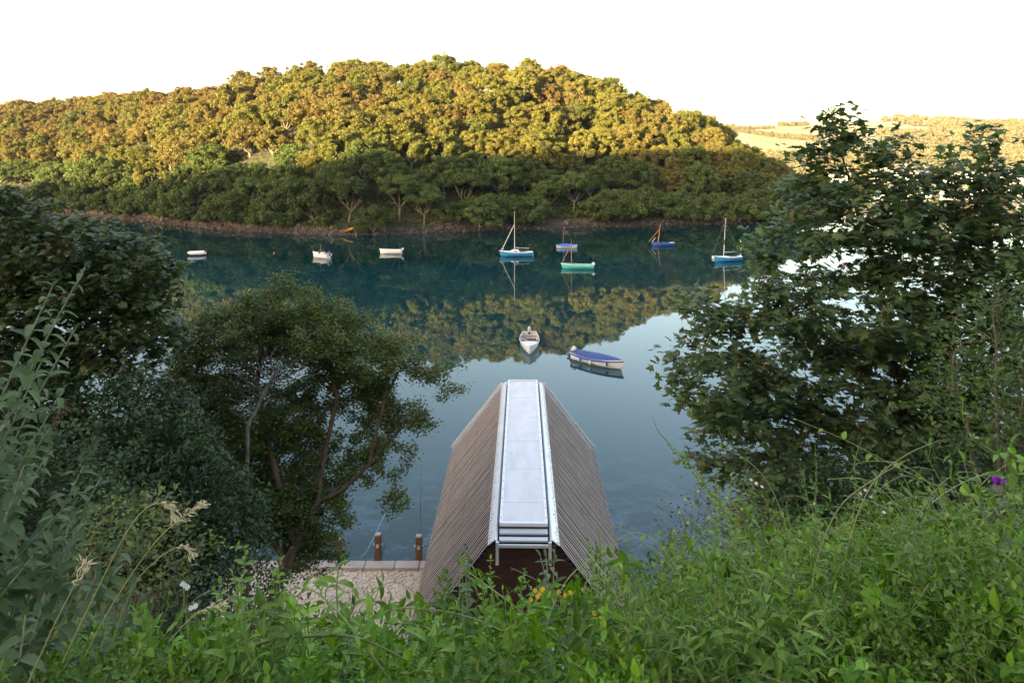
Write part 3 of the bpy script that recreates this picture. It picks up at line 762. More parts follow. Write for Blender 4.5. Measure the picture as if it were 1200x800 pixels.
outboard(e, -1.35, .42, M['black'])
# buoys
def buoy(px, py, rad, mat, label, name='mooring_buoy'):
    Y = CAMZ * F / (py - HOR)
    e = empty(name, ((px - 600) / F * Y, Y, 0), 0, label, 'buoy')
    b = Buf(); a = np.linspace(-math.pi / 2, math.pi / 2, 8)
    rings = np.array([[(rad * math.cos(t) * math.cos(p), rad * math.cos(t) * math.sin(p), rad * .6 + rad * math.sin(t)) for p in np.linspace(0, 2 * math.pi, 13)] for t in a]); b.grid(rings)
    b.build('float', mat, e, True)
    b = Buf(); b.tube([(0, 0, rad * 1.55), (0, 0, rad * 1.9), (rad * .25, 0, rad * 2.05), (rad * .3, 0, rad * 1.75)], rad * .1, 5); b.build('ring', M['black'], e)
buoy(836, 303, .26, M['white_paint'], 'white round mooring buoy left of the bright blue sailing boat')
buoy(321, 297, .13, M['orange'], 'tiny orange mooring buoy left of the white motorboat')
buoy(988, 312, .28, M['pink'], 'magenta mooring buoy seen through the right tree')
# canoe on the bank
X, Y, z = far_h(np.array(410.), np.array(.012))
e = empty('canoe', (X, Y - .3, z + .3), R(25), 'orange and yellow canoe hauled out on the far bank rocks', 'canoe')
S = hull(e, 2.1, .55, .26, M['orange'], M['pale_yellow'], transom=.25); e.rotation_euler = (R(25), R(-16), R(20))
# marina boats glimpsed through the right tree
for k, (px, py, L, mt, mh, lab) in enumerate([(1062, 262, 8, 'white_paint', 11.5, 'white yacht with twin-looking pale mast in the marina behind the right tree'), (1092, 281, 5.5, 'turq', 0, 'turquoise launch floating behind the right tree'), (1067, 290, 4.5, 'blue_paint', 0, 'low blue boat floating behind the right tree'), (1008, 257, 7, 'white_paint', 8.5, 'white yacht moored left of the village, behind leaves'),
        (1180, 260, 8, 'white_paint', 9, 'white yacht at the right edge of the marina'), (1136, 284, 4.5, 'white_paint', 0, 'plain white open boat in the marina behind the right tree'), (1150, 256, 8, 'deep_blue', 9, 'dark blue yacht among the marina masts'), (1115, 297, 4, 'offwhite', 0, 'cream open boat nearest in the marina behind the right tree')]):
    e = boat_root('moored_yacht' if mh else 'moored_launch', px, py, R(170 + 15 * (k % 3)), lab)
    S = hull(e, L, L * .3, .8 if mh else .55, M[mt], M['white_paint'], M['white_paint'], open_=not mh)
    if mh:
        deck(e, S, M['white_paint'], 0, 1, .1, dz=.02); mast(e, .6, .8, mh, .09, M['alu']); line(e, 'forestay', (L * .47, 0, 1), (.62, 0, mh * .95), .02, M['rope']); line(e, 'boom', (.5, 0, 1.9), (-L * .4, 0, 1.8), .08, M['cover_blue'])
        q = bbox_obj('cabin', (L * .35, L * .18, .45), (L * .05, 0, 1.1), M['white_paint'], e, .08)
    else: thwarts(e, S, M['offwhite'])
# withy post in the water
b = Buf(); b.tube([(0, 0, -3), (0, 0, .5), (.02, 0, 1.9)], .11, 6)
o = b.build('mooring_post', M['alu'], None, True, loc=(at(868, 294, CAMZ * F / 107)[0], CAMZ * F / 107, 0)); tag(o, 'slim pale post standing in the water beside the right tree edge', 'post')

# ------------------------------------------------------------------ boathouse
BH = empty('boathouse', (.375, 23, 0), -math.atan2(.17, 12), 'timber-slatted boathouse with steep roof and long pale metal rooflight ridge', 'boathouse')
xr, zr, xe, ze = .84, 5.98, 3.0, 3.2
y0, y1 = -6.0, 6.0
sl = np.array([xe - xr, 0, ze - zr]); Ls = np.linalg.norm(sl); sl /= Ls
for s in (-1, 1):
    # dark underlay
    nrm = np.array([s * -sl[2], 0, sl[0]])
    d = np.array([s * sl[0], 0, sl[2]])
    A = np.array([s * xr, 0, zr])
    b = Buf()
    c = A + d * Ls / 2 - nrm * .11
    Mx = np.stack([d, [0, 1, 0], nrm], -1)
    b.box(c + [0, .15, 0], (Ls - .05, 11.6, .05), M=Mx); b.build('roof_underlay', M['underlay'], BH)
    b = Buf(); y = y0 + .03; k = 0
    while y < y1:
        off = rng.normal(0, .004)
        L1 = Ls + rng.normal(0, .006)
        c = A + d * (L1 / 2) + nrm * (.005 + off)
        b.box(c + [0, y, 0], (L1, .047 + rng.normal(0, .003), .010), M=Mx); y += .168; k += 1
    b.build('slatted_roof', M['slat'], BH)
    b = Buf()
    # battens under the slats
    for q in (.15, .5, .85):
        c = A + d * Ls * q - nrm * .08; b.box(c + [0, 0, 0], (.05, 11.9, .05), M=Mx)
    b.build('batten', M['underlay'], BH)
    b = Buf(); b.box(A + d * (Ls - .02) - nrm * .07, (.03, 11.9, .13), M=Mx); b.build('eave_board', M['underlay'], BH)
    # sloping flashing along the ridge
    b = Buf()
    p = [(.655, 6.02), (.70, 6.055), (.715, 6.055), (.895, 5.92), (.90, 5.90), (.885, 5.90), (.71, 6.03)]
    G = np.array([[(s * x, yy, z + .012) for x, z in p + p[:1]] for yy in np.linspace(y0 - .05, y1 + .04, 7)])
    b.grid(G); b.add(G[0][:-1], [[0, 1, 2, 6], [2, 3, 4, 5]]); b.build('ridge_flashing', M['zinc'], BH)
    b = Buf(); b.box((s * .655, .1, 5.93), (.10, 11.7, .04)); b.build('gutter', M['gutter_dark'], BH)
    b = Buf(); b.box((s * .655, y0 - .10, 5.76), (.075, .06, .56)); b.build('downpipe', M['lid_edge'], BH)
    # verge flashing at the water end
    b = Buf()
    for (a0, a1, oy) in ((0, .60, .02), (.62, 1.0, .10)):
        c = A + d * Ls * (a0 + a1) / 2 + nrm * .05; b.box(c + [0, y1 + oy, 0], (Ls * (a1 - a0), .05, .10), M=Mx)
    b.build('verge_trim', M['lid_edge'], BH)
    # side wall under the eaves
    b = Buf()
    zz = .5
    while zz < 3.1:
        b.box((s * 2.72, 0, zz), (.05 + .01 * rng.uniform(), 11.4, .135)); zz += .145
    b.build('side_wall', M['cladding'], BH)
# rooflight
b = Buf(); b.box((0, .22, 6.06), (1.16, 11.44, .05)); b.build('ridge_base', M['gutter_dark'], BH)
for i in range(11):
    yy = -5.38 + i * 1.02
    b = Buf(); b.box((0, yy + .51, 6.13 + .003 * (i % 2)), (1.10, 1.012, .03)); b.build('rooflight_panel', M['lid'], BH)
b = Buf()
for s in (-1, 1): b.box((s * .585, .23, 6.135), (.075, 11.3, .075))
b.box((0, -5.44, 6.135), (1.24, .09, .085)); b.box((0, 5.90, 6.13), (1.24, .08, .08)); b.build('rooflight_frame', M['lid_edge'], BH)
b = Buf()
for s in (-1, 1):
    for yy in np.arange(-5.2, 5.9, .51): b.box((s * .585, yy, 6.176), (.022, .022, .008))
    for yy in np.arange(-5.6, 6, .9): b.tube([(s * .80, yy, 5.985), (s * .815, yy, 6.01)], .012, 6)
b.build('fixings', M['gutter_dark'], BH)
b = Buf(); b.box((0, -5.62, 6.03), (1.22, .20, .05)); b.build('ridge_step', M['zinc'], BH)
b = Buf(); b.box((0, -5.86, 5.97), (1.22, .16, .05)); b.build('ridge_step', M['zinc'], BH)
b = Buf(); b.box((0, -6.03, 5.90), (1.26, .05, .07)); b.build('end_trim', M['lid_edge'], BH)
# landward gable of dark horizontal boards and waterside gable
for yy, nm in ((-5.72, 'gable_wall'), (5.72, 'gable_wall')):
    b = Buf(); zz = .2
    while zz < 5.75:
        hw = min(2.7, xr + (zr - zz - .12) * (xe - xr) / (zr - ze) - .10) if zz > 2.9 else 2.7
        b.box((0, yy + rng.normal(0, .003), zz), (2 * hw, .05, .112)); zz += .12
    b.box((0, yy + (.05 if yy < 0 else -.05), 1.6), (5.2, .03, 3.0), 1)
    b.build(nm, [M['cladding'], M['underlay']], BH)
b = Buf(); b.box((0, 0, .12), (5.3, 11.4, .16)); b.build('floor', M['underlay'], BH)
for px_ in (-2.4, 2.4):
    for yy in (0, 3, 5.5):
        b = Buf(); b.tube([(px_, yy, -2.2), (px_, yy, .1)], .13, 8); b.build('pile', M['pile'], BH)

# ------------------------------------------------------------------ stone quay with posts
QE = empty('stone_quay', (-6.0, 21, 0), 0, 'pinkish cobbled stone quay with pale kerb left of the boathouse', 'quay')
b = Buf(); b.box((0, -.2, -.25), (7.2, 6.0, 3.3)); b.build('quay_wall', M['mortar'], QE)
b = Buf(); 
a = np.arange(6) * math.pi / 3
dome = np.concatenate([np.stack([np.cos(a) * .5, np.sin(a) * .5, 0 * a], -1), np.stack([np.cos(a) * .36, np.sin(a) * .36, 0 * a + .10], -1), [[0, 0, .13]]])
df = [[k, (k + 1) % 6, 6 + (k + 1) % 6, 6 + k] for k in range(6)]; dt = [[6 + k, 6 + (k + 1) % 6, 12] for k in range(6)]
cs = []
yy = -3.1
while yy < 2.42:
    xx = -3.55 + rng.uniform(0, .1)
    while xx < 3.55:
        cs.append((xx, yy + rng.normal(0, .012))); xx += rng.uniform(.10, .17)
    yy += .105
cs = np.array(cs); N = len(cs)
ang = rng.uniform(0, 6.28, N); d = np.stack([np.cos(ang), np.sin(ang), 0 * ang], -1)
nn = norm(np.stack([rng.normal(0, .12, N), rng.normal(0, .12, N), np.ones(N)], -1))
zq = 1.40 + .012 * rng.normal(size=N) + .10 * sstep(0, -3, cs[:, 1])
sc = rng.uniform(.15, .18, N)
scatter(b, (dome, np.array(df)), np.c_[cs, zq], frames(d, nn), sc); scatter(b, (dome, np.array(dt)), np.c_[cs, zq], frames(d, nn), sc)
b.build('cobbles', M['cobble'], QE)
xx = -3.6
while xx < 3.5:
    w = rng.uniform(.75, 1.2); w = min(w, 3.6 - xx)
    bbox_obj('kerb_stone', (w - .02, .42, .34), (xx + w / 2, 2.62 + rng.normal(0, .012), 1.36 + rng.normal(0, .01)), M['kerb'], QE, .02); xx += w
for k, (px, lab) in enumerate([(443, 'timber mooring post in the middle of the quay edge'), (491, 'timber mooring post nearest the boathouse on the quay edge'), (397, 'timber mooring post at the left, with the blue rope tied on')]):
    Yp = 24.05; e = empty('timber_post', ((px - 600) / F * Yp, Yp, 0), 0, lab, 'post', 'timber posts along the quay')
    b = Buf(); h = [2.28, 2.22, 2.1][k]; b.box((0, 0, (h - 2) / 2), (.22, .2, h + 2), M=None); b.build('post', M['pile'], e)
    bbox_obj('cap', (.2, .18, .06), (0, 0, h + .03), M['kerb'], e, .015)
    b = Buf(); b.tube([(-.17, 0, h - .32), (.17, 0, h - .32)], .03, 6); b.box((0, -.115, h - .32), (.1, .02, .12)); b.build('bolt', M['alu'], e)
pp = [at(397, 645, 24.0), at(404, 653, 24.05), at(418, 654, 24.5), at(430, 645, 25.5), at(445, 615, 27.5), at(452, 600, 28.9)]
pp2 = []
for i in range(len(pp) - 1):
    for t in np.linspace(0, 1, 6)[:-1]:
        p0, p1, p2, p3 = pp[max(i-1, 0)], pp[i], pp[i+1], pp[min(i+2, len(pp)-1)]
        pp2.append(.5 * ((2*p1) + (-p0+p2)*t + (2*p0-5*p1+4*p2-p3)*t*t + (-p0+3*p1-3*p2+p3)*t**3))
b = Buf(); b.tube(pp2, .02, 5); tag(b.build('mooring_rope', M['rope_blue']), 'pale blue-green rope sagging from the left quay post out to the water', 'rope')
b = Buf(); b.tube([at(493, 655, 25.2), at(492.5, 600, 26.5), at(494, 545, 28.5)], .012, 4); tag(b.build('mooring_line', M['black']), 'thin dark mooring line rising beside the boathouse from the quay', 'rope')

# ------------------------------------------------------------------ near trees by space colonisation
def grow(attr, chain, step, dk, maxit=160, trop=(0, 0, .05), seed=0, di=3.0):
    r = np.random.default_rng(seed)
    pos = []; par = []
    for ch in chain:
        ch = [np.array(c, float) for c in ch]
        pos_l = [ch[0]]
        for a, c in zip(ch[:-1], ch[1:]):
            k = max(1, int(np.linalg.norm(c - a) / step))
            pos_l += [a + (c - a) * (j + 1) / k + r.normal(0, step * .07, 3) for j in range(k)]
        start = -1
        if pos:
            dd = np.linalg.norm(np.array(pos) - pos_l[0], axis=1); start = int(dd.argmin())
        for j, p in enumerate(pos_l):
            pos.append(p); par.append(start if j == 0 else len(pos) - 2)
    pos = [np.array(p) for p in pos]
    A = attr.copy(); P = np.array(pos)
    D = np.linalg.norm(A[:, None] - P[None], axis=2); near = D.argmin(1); dist = D.min(1)
    for it in range(maxit):
        act = dist < di
        if not act.any(): break
        idx = near[act]; vec = norm(A[act] - np.array(pos)[idx])
        uniq, inv = np.unique(idx, return_inverse=True)
        acc = np.zeros((len(uniq), 3)); np.add.at(acc, inv, vec)
        acc = norm(acc + r.normal(0, .18, acc.shape) + np.array(trop))
        newp = np.array(pos)[uniq] + acc * step
        keep = []
        base = len(pos); Pall = np.array(pos)
        for j in range(len(uniq)):
            if np.min(((Pall - newp[j]) ** 2).sum(1)) < (step * .35) ** 2: continue
            keep.append(j)
        if not keep:
            # stalled: drop the attractors that pull in vain
            bad = np.isin(near, uniq) & act
            A, near, dist = A[~bad], near[~bad], dist[~bad]
            if len(A) == 0: break
            continue
        for j in keep: pos.append(newp[j]); par.append(int(uniq[j]))
        NP = newp[keep]
        D = np.linalg.norm(A[:, None] - NP[None], axis=2); m = D.argmin(1); dm = D.min(1)
        upd = dm < dist; near[upd] = base + m[upd]; dist[upd] = dm[upd]
        al = dist > dk
        A, near, dist = A[al], near[al], dist[al]
        if len(A) == 0: break
    return np.array(pos), np.array(par)
def skeleton_mesh(pos, par, tip=.006, expo=2.12, rmax=1.):
    n = len(pos); kids = [[] for _ in range(n)]
    for i, p in enumerate(par):
        if p >= 0: kids[p].append(i)
    rad = np.zeros(n)
    order = np.arange(n)[::-1]
    for i in order:
        if not kids[i]: rad[i] = tip
        else: rad[i] = min(rmax, (sum(rad[k] ** expo for k in kids[i])) ** (1 / expo))
    b = Buf(); thin = Buf()
    starts = [i for i in range(n) if par[i] < 0]
    stack = [(None, s) for s in starts]
    while stack:
        pre, s = stack.pop(); ch = [s]; 
        while kids[ch[-1]]:
            ks = sorted(kids[ch[-1]], key=lambda k: -rad[k])
            for k in ks[1:]: stack.append((ch[-1], k))
            ch.append(ks[0])
        ids = ([pre] if pre is not None else []) + ch
        if len(ids) < 2: continue
        P = pos[ids].copy(); rr = rad[ids].copy()
        if pre is not None: rr[0] = rad[ch[0]]
        P[1:-1] = .25 * P[:-2] + .5 * P[1:-1] + .25 * P[2:]
        m = rr.max()
        b.tube(P, rr, 8 if m > .06 else 6 if m > .018 else 3, cap=False)
    return b, thin, rad, kids
def blob_points(blobs, n, seed):
    """crown envelope from lumps (px,py,Y,rx px,ry px,depth m)"""
    r = np.random.default_rng(seed); out = []
    w = np.array([bb[3] * bb[4] * bb[5] for bb in blobs], float); w /= w.sum()
    for k, bb in enumerate(blobs):
        m = int(round(n * w[k])) + 1
        c = at(bb[0], bb[1], bb[2]); s = bb[2] / F
        d = norm(r.normal(size=(m, 3))) * r.uniform(.25, 1, (m, 1)) ** (1 / 2.2)
        out.append(c + d * np.array([bb[3] * s, bb[5], bb[4] * s]))
    return np.concatenate(out)
def leaves_on(pos, rad, thr, per, T, size, spreadr, seed, up=1.0, thin_=1., droop=-.15, dens=None):
    r = np.random.default_rng(seed)
    idx = np.where(rad < thr)[0]
    if dens is not None:
        keep = r.uniform(size=len(idx)) < dens(pos[idx]); idx = idx[keep]
    P = np.repeat(pos[idx], per, axis=0); N = len(P)
    P = P + r.normal(size=(N, 3)) * spreadr * np.array([1, 1, .6])
    out = norm(r.normal(size=(N, 3)) * [1, 1, .35] + [0, 0, droop])
    n = norm(r.normal(size=(N, 3)) * .55 + [0, 0, up])
    return P, frames(out, n), size * r.uniform(.65, 1.25, N)

def near_tree(name, label, cat, blobs, chains, natt, step, dk, tip, leafT, leafmat, leafsize, per, thr, spreadr, bark, seed, extra=None, group=None, rmax=1., up=1., trop=(0, 0, .04), dens=None):
    A = blob_points(blobs, natt, seed)
    pos, par = grow(A, chains, step, dk, seed=seed, trop=trop)
    tb, thin, rad, kids = skeleton_mesh(pos, par, tip, rmax=rmax)
    base = np.array(chains[0][0])
    e = empty(name, base, 0, label, cat, group)
    tb.v = [v - base for v in tb.v]
    tb.build('trunk', bark, e, True)
    lb = Buf(); P, Rm, S = leaves_on(pos, rad, thr, per, leafT, leafsize, spreadr, seed + 1, up, dens=dens)
    scatter(lb, leafT, P - base, Rm, S); 
    c = lb.build('crown', leafmat, e)
    if extra:
        T2, m2, sz2, frac, nm = extra; r = np.random.default_rng(seed + 5)
        ii = np.where(rad < thr)[0]; ii = ii[r.uniform(size=len(ii)) < frac]
        Pe = np.repeat(pos[ii], 7, axis=0); N = len(Pe); Pe = Pe + r.normal(size=(N, 3)) * .035 + [0, 0, .02]
        eb = Buf(); scatter(eb, T2, Pe - base, frames(norm(r.normal(size=(N, 3)) + [0, 0, -.6]), rdir(N, r)), sz2 * r.uniform(.7, 1.2, N)); eb.build(nm, m2, e)
    print(name, 'nodes', len(pos), 'leaves', len(P))
    return e

# big sycamore right
Yr = 11.
def gz(px, Y): 
    X = (px - 600) / F * Y; return np.array([X, Y, float(near_ground(np.array(X), np.array(Y))) - .15])
BR = [(985, 150, 11, 34, 34, .5), (1000, 180, 11, 45, 35, .6), (960, 205, 10.8, 45, 40, .7), (1025, 190, 11.2, 55, 45, .8), (1005, 250, 11, 95, 45, 1.2), (925, 300, 10.6, 55, 50, .9), (1160, 165, 11.2, 26, 34, .5), (1145, 200, 11.2, 40, 35, .6), (1110, 225, 11.5, 70, 45, 1.), (1180, 260, 11, 70, 60, 1.2),
      (1080, 300, 11.3, 110, 50, 1.4), (1150, 300, 11, 80, 60, 1.3), (1200, 230, 11.6, 60, 40, 1.), (1060, 250, 11.2, 60, 45, 1.), (985, 360, 10.8, 110, 50, 1.5), (880, 365, 10.2, 85, 38, .9), (812, 357, 9.9, 38, 12, .3), (850, 440, 10.2, 80, 62, 1.1), (870, 520, 10.4, 78, 50, 1.0), (1000, 460, 11, 120, 70, 1.6), (1120, 400, 11, 100, 70, 1.6),
      (1180, 340, 11.5, 70, 60, 1.3), (1000, 560, 11, 130, 60, 1.5), (1130, 520, 11, 110, 80, 1.6), (930, 600, 10.8, 80, 40, 1.)]
root = gz(1075, 11.2)
chR = [[root, at(1078, 640, 11.1), at(1085, 560, 11), at(1070, 500, 11), at(1050, 430, 11), at(1030, 330, 11.05), at(1005, 250, 11), at(985, 175, 11)],
       [at(1085, 560, 11), at(1000, 500, 10.6), at(920, 455, 10.3), at(850, 425, 10.1)],
       [at(1080, 600, 11), at(1120, 480, 11.1), at(1110, 400, 11.2), at(1125, 290, 11.2), at(1150, 220, 11.2)],
       [at(1070, 500, 11), at(985, 420, 10.6), at(900, 375, 10.3), at(815, 357, 10)],
       [at(1080, 620, 11), at(980, 580, 10.8), at(880, 545, 10.4)],
       [at(1100, 520, 11.05), at(1160, 420, 11.2), at(1190, 320, 11.4)]]
near_tree('sycamore_tree', 'large dark sycamore with palmate leaves filling the right of the view', 'tree', BR, chR, 3300, .13, .19, .0046, T_SYC, M['leaf_sycamore'], .145, 9, .0110, .13, M['bark'], 31, (T_DIA, M['samara'], .055, .30, 'seed_clusters'), rmax=.16, up=1.5)

# left sycamore
BL = [(15, 262, 14, 48, 48, .9), (80, 285, 14, 75, 42, 1.3), (150, 325, 14.2, 58, 50, 1.2), (185, 370, 14.2, 30, 45, .8), (60, 350, 13.8, 90, 50, 1.5), (150, 400, 14, 62, 45, 1.2), (-70, 300, 14, 70, 90, 1.5), (20, 430, 14, 90, 40, 1.5)]
root = gz(60, 14.4)
chL = [[root, at(66, 560, 14.3), at(70, 480, 14.2), at(60, 380, 14.1), at(30, 300, 14)], [at(70, 480, 14.2), at(120, 400, 14.2), at(160, 340, 14.2)], [at(66, 560, 14.3), at(0, 420, 14), at(-60, 320, 14)], [at(68, 520, 14.2), at(95, 420, 14), at(90, 320, 14)]]
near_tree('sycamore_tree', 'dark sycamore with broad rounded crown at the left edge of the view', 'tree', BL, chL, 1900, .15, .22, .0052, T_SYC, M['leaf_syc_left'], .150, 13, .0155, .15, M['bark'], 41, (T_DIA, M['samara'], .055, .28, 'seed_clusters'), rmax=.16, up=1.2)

# hawthorn leaning over the water in the centre left
BHW = [(325, 362, 17, 45, 22, .8), (280, 392, 17, 62, 34, 1.2), (372, 392, 17, 52, 34, 1.2), (250, 435, 17, 55, 45, 1.3), (432, 420, 17.5, 45, 28, 1.), (495, 440, 17.8, 30, 16, .5), (400, 458, 18.2, 62, 32, 1.), (345, 430, 17.8, 70, 34, 1.1), (430, 478, 18.3, 45, 25, .7), (470, 480, 18.1, 36, 16, .5),
       (295, 485, 17.4, 85, 50, 1.4), (330, 540, 17.8, 85, 50, 1.1), (235, 500, 16.8, 50, 50, 1.), (300, 590, 16.9, 75, 42, 1.1), (360, 605, 17.3, 55, 38, .7), (380, 650, 17.8, 30, 22, .5), (420, 525, 18.3, 38, 22, .5),
       (330, 326, 17, 14, 12, .3), (298, 345, 17, 20, 12, .3), (222, 388, 17, 22, 20, .4), (420, 372, 17.3, 20, 12, .3), (400, 352, 17.2, 14, 10, .3), (470, 402, 17.6, 22, 12, .3), (530, 428, 17.9, 20, 6, .15), (545, 455, 18, 8, 4, .1), (520, 466, 18, 16, 8, .2), (500, 500, 17.9, 20, 10, .3), (478, 530, 17.8, 22, 9, .3), (462, 588, 17.3, 22, 15, .3), (440, 560, 17.4, 18, 10, .3), (365, 340, 17, 18, 12, .3), (260, 362, 17, 18, 12, .3)]
root = gz(318, 16.4)
chH = [[root, at(322, 690, 16.5), at(345, 640, 16.6), at(372, 588, 16.8), at(400, 575, 17), at(432, 545, 17.2), at(455, 515, 17.4), at(485, 492, 17.6)],
       [at(372, 588, 16.8), at(380, 530, 17), at(395, 470, 17.1), at(380, 400, 17)], [at(345, 640, 16.6), at(320, 540, 16.7), at(300, 460, 16.9), at(310, 380, 17)],
       [at(335, 655, 16.6), at(270, 560, 16.5), at(235, 480, 16.7), at(230, 430, 17)], [at(432, 545, 17.2), at(450, 470, 17.4), at(470, 430, 17.6), at(520, 432, 17.8)], [at(432, 545, 17.2), at(462, 560, 17.3), at(470, 590, 17.2)]]
near_tree('hawthorn_tree', 'gnarled small-leaved hawthorn leaning right over the water beside the quay', 'tree', BHW, chH, 5200, .13, .17, .0050, T_OV2, M['leaf_haw'], .085, 50, .0120, .11, M['bark_red'], 51, rmax=.125, up=.8, dens=lambda p: np.clip(.95 + .35 * nzC(p[:, 0] * 1.6 + p[:, 1], p[:, 2] * 1.6), .3, 1))
# bare grey twigs of a dead shrub within it
BDT = [(330, 425, 16.2, 65, 30, .5), (250, 455, 16.0, 50, 35, .5), (120, 500, 14, 60, 25, .5)]
A = blob_points(BDT, 1500, 77)
pos, par = grow(A, [[gz(290, 15.9), at(290, 600, 15.9), at(290, 500, 16), at(320, 440, 16.1)], [at(290, 560, 15.9), at(230, 490, 15.8), at(225, 450, 16)], [at(290, 560, 15.9), at(230, 520, 15), at(175, 500, 14.4), at(130, 495, 14)]], .09, .13, seed=3)
tb, thin, rad, kids = skeleton_mesh(pos, par, .0065, expo=2.5, rmax=.045)
e = empty('dead_shrub', pos[0], 0, 'leafless grey lichened shrub tangled in the hawthorn', 'shrub')
tb.v = [v - pos[0] for v in tb.v]
tb.build('trunk', M['bark_grey'], e, True)

# dark shrubs on the left, below the sycamore
def shrub(px, py, Y, rx, ry, dep, seed, mat, T, size, label, natt=500, per=18, name='shrub', thr=.012, bark='bark', spr=.12):
    blobs = [(px, py, Y, rx, ry, dep), (px - rx * .5, py + ry * .45, Y, rx * .7, ry * .6, dep), (px + rx * .55, py + ry * .35, Y + .2, rx * .6, ry * .6, dep * .8), (px + rx * .1, py - ry * .7, Y, rx * .45, ry * .5, dep * .6)]
    root = gz(px, Y + .1); top = at(px, py, Y)
    ch = [[root, (root + top) / 2 + [.1, 0, 0], top], [(root * .7 + top * .3), at(px - rx * .5, py + ry * .3, Y)], [(root * .6 + top * .4), at(px + rx * .5, py + ry * .2, Y)]]
    return near_tree(name, label, 'shrub', blobs, ch, natt, .12, .20, .0042, T, mat, size, per, thr, spr, M[bark], seed, rmax=.06, up=.9)
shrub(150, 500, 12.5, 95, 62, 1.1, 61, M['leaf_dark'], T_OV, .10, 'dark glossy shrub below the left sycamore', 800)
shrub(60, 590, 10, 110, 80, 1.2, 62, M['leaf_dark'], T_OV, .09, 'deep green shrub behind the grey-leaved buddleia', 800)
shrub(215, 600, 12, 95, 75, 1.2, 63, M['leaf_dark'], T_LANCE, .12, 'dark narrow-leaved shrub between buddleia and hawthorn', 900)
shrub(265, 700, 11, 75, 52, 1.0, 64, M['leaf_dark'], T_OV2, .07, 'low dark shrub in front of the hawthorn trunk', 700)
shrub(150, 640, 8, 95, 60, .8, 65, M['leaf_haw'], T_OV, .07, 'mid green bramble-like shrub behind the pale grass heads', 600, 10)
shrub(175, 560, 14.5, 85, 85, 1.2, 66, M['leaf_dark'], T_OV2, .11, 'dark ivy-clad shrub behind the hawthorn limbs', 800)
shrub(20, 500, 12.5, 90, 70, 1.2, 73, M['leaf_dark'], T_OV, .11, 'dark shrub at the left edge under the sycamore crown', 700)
# right side shrubs
shrub(1165, 440, 7.5, 70, 95, .9, 67, M['leaf_elder'], T_OV, .065, 'lighter green shrub at the right edge in front of the sycamore', 800, 9)
shrub(1190, 340, 7.8, 40, 40, .5, 75, M['leaf_elder'], T_OV, .065, 'light green shrub top at the far right edge beside the white water', 300, 8)
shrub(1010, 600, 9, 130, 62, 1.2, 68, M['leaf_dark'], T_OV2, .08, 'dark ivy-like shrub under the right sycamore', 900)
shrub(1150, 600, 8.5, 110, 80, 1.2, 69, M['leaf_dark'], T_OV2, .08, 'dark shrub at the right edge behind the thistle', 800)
shrub(860, 640, 7.5, 85, 75, .9, 70, M['leaf_haw'], T_OV2, .05, 'green bramble mound right of the boathouse', 800, 11)

# ------------------------------------------------------------------ foreground plants
def herb(seed, stems=4, h=.8, lean=.35, T=T_OV, size=.07, gap=.05, pair=2, bottom=.1, taper=.5, curl=.5, r0=.0035, branch=0):
    r = np.random.default_rng(seed); sb = Buf(); lb = Buf(); tips = []
    def stem(p0, d0, L, rr, lev):
        n = 9; p = np.array(p0, float); d = norm(d0); pts = [p]; bend = norm(np.append(r.normal(size=2), 0)) * curl * r.uniform(.3, 1)
        for i in range(n):
            d = norm(d + bend / n + [0, 0, -.25 * curl / n * i] + r.normal(0, .05, 3)); p = p + d * L / n; pts.append(p)
        pts = np.array(pts); sb.tube(pts, np.linspace(rr, rr * .35, n + 1), 4, cap=False)
        s = bottom; k = 0; az = r.uniform(0, 6.28)
        P, D, Nn, S = [], [], [], []
        while s < 1:
            f = s * n; i = min(int(f), n - 1); q = pts[i] + (pts[i + 1] - pts[i]) * (f - i); tan = norm(pts[i + 1] - pts[i])
            az += 1.57 if pair == 2 else 2.4
            side = norm(np.cross(tan, [math.cos(az), math.sin(az), .2]))
            sc = size * (1 - taper * s ** 2) * r.uniform(.75, 1.2)
            for m in range(pair):
                sd = side if m == 0 else -side
                dd = norm(sd + tan * r.uniform(.1, .6) + [0, 0, .1] + r.normal(0, .15, 3))
                P.append(q); D.append(dd); Nn.append(norm(tan * .8 + [0, 0, .7] + r.normal(0, .25, 3))); S.append(sc)
            if branch and lev == 0 and r.uniform() < branch: stem(q, norm(side + tan * .8), L * .4 * (1.2 - s), rr * .6, 1)
            s += gap / L * r.uniform(.8, 1.2)
        P.append(pts[-1]); D.append(norm(tan + r.normal(0, .2, 3))); Nn.append(rdir(1, r)[0]); S.append(size * .5)
        scatter(lb, T, np.array(P), frames(np.array(D), np.array(Nn)), np.array(S)); tips.append((pts[-1], tan))
    for k in range(stems):
        a = r.uniform(0, 6.28); ln = lean * r.uniform(.2, 1)
        stem((r.normal(0, .04), r.normal(0, .04), -.05), (math.cos(a) * ln, math.sin(a) * ln, 1), h * r.uniform(.65, 1.1), r0, 0)
    return sb, lb, tips
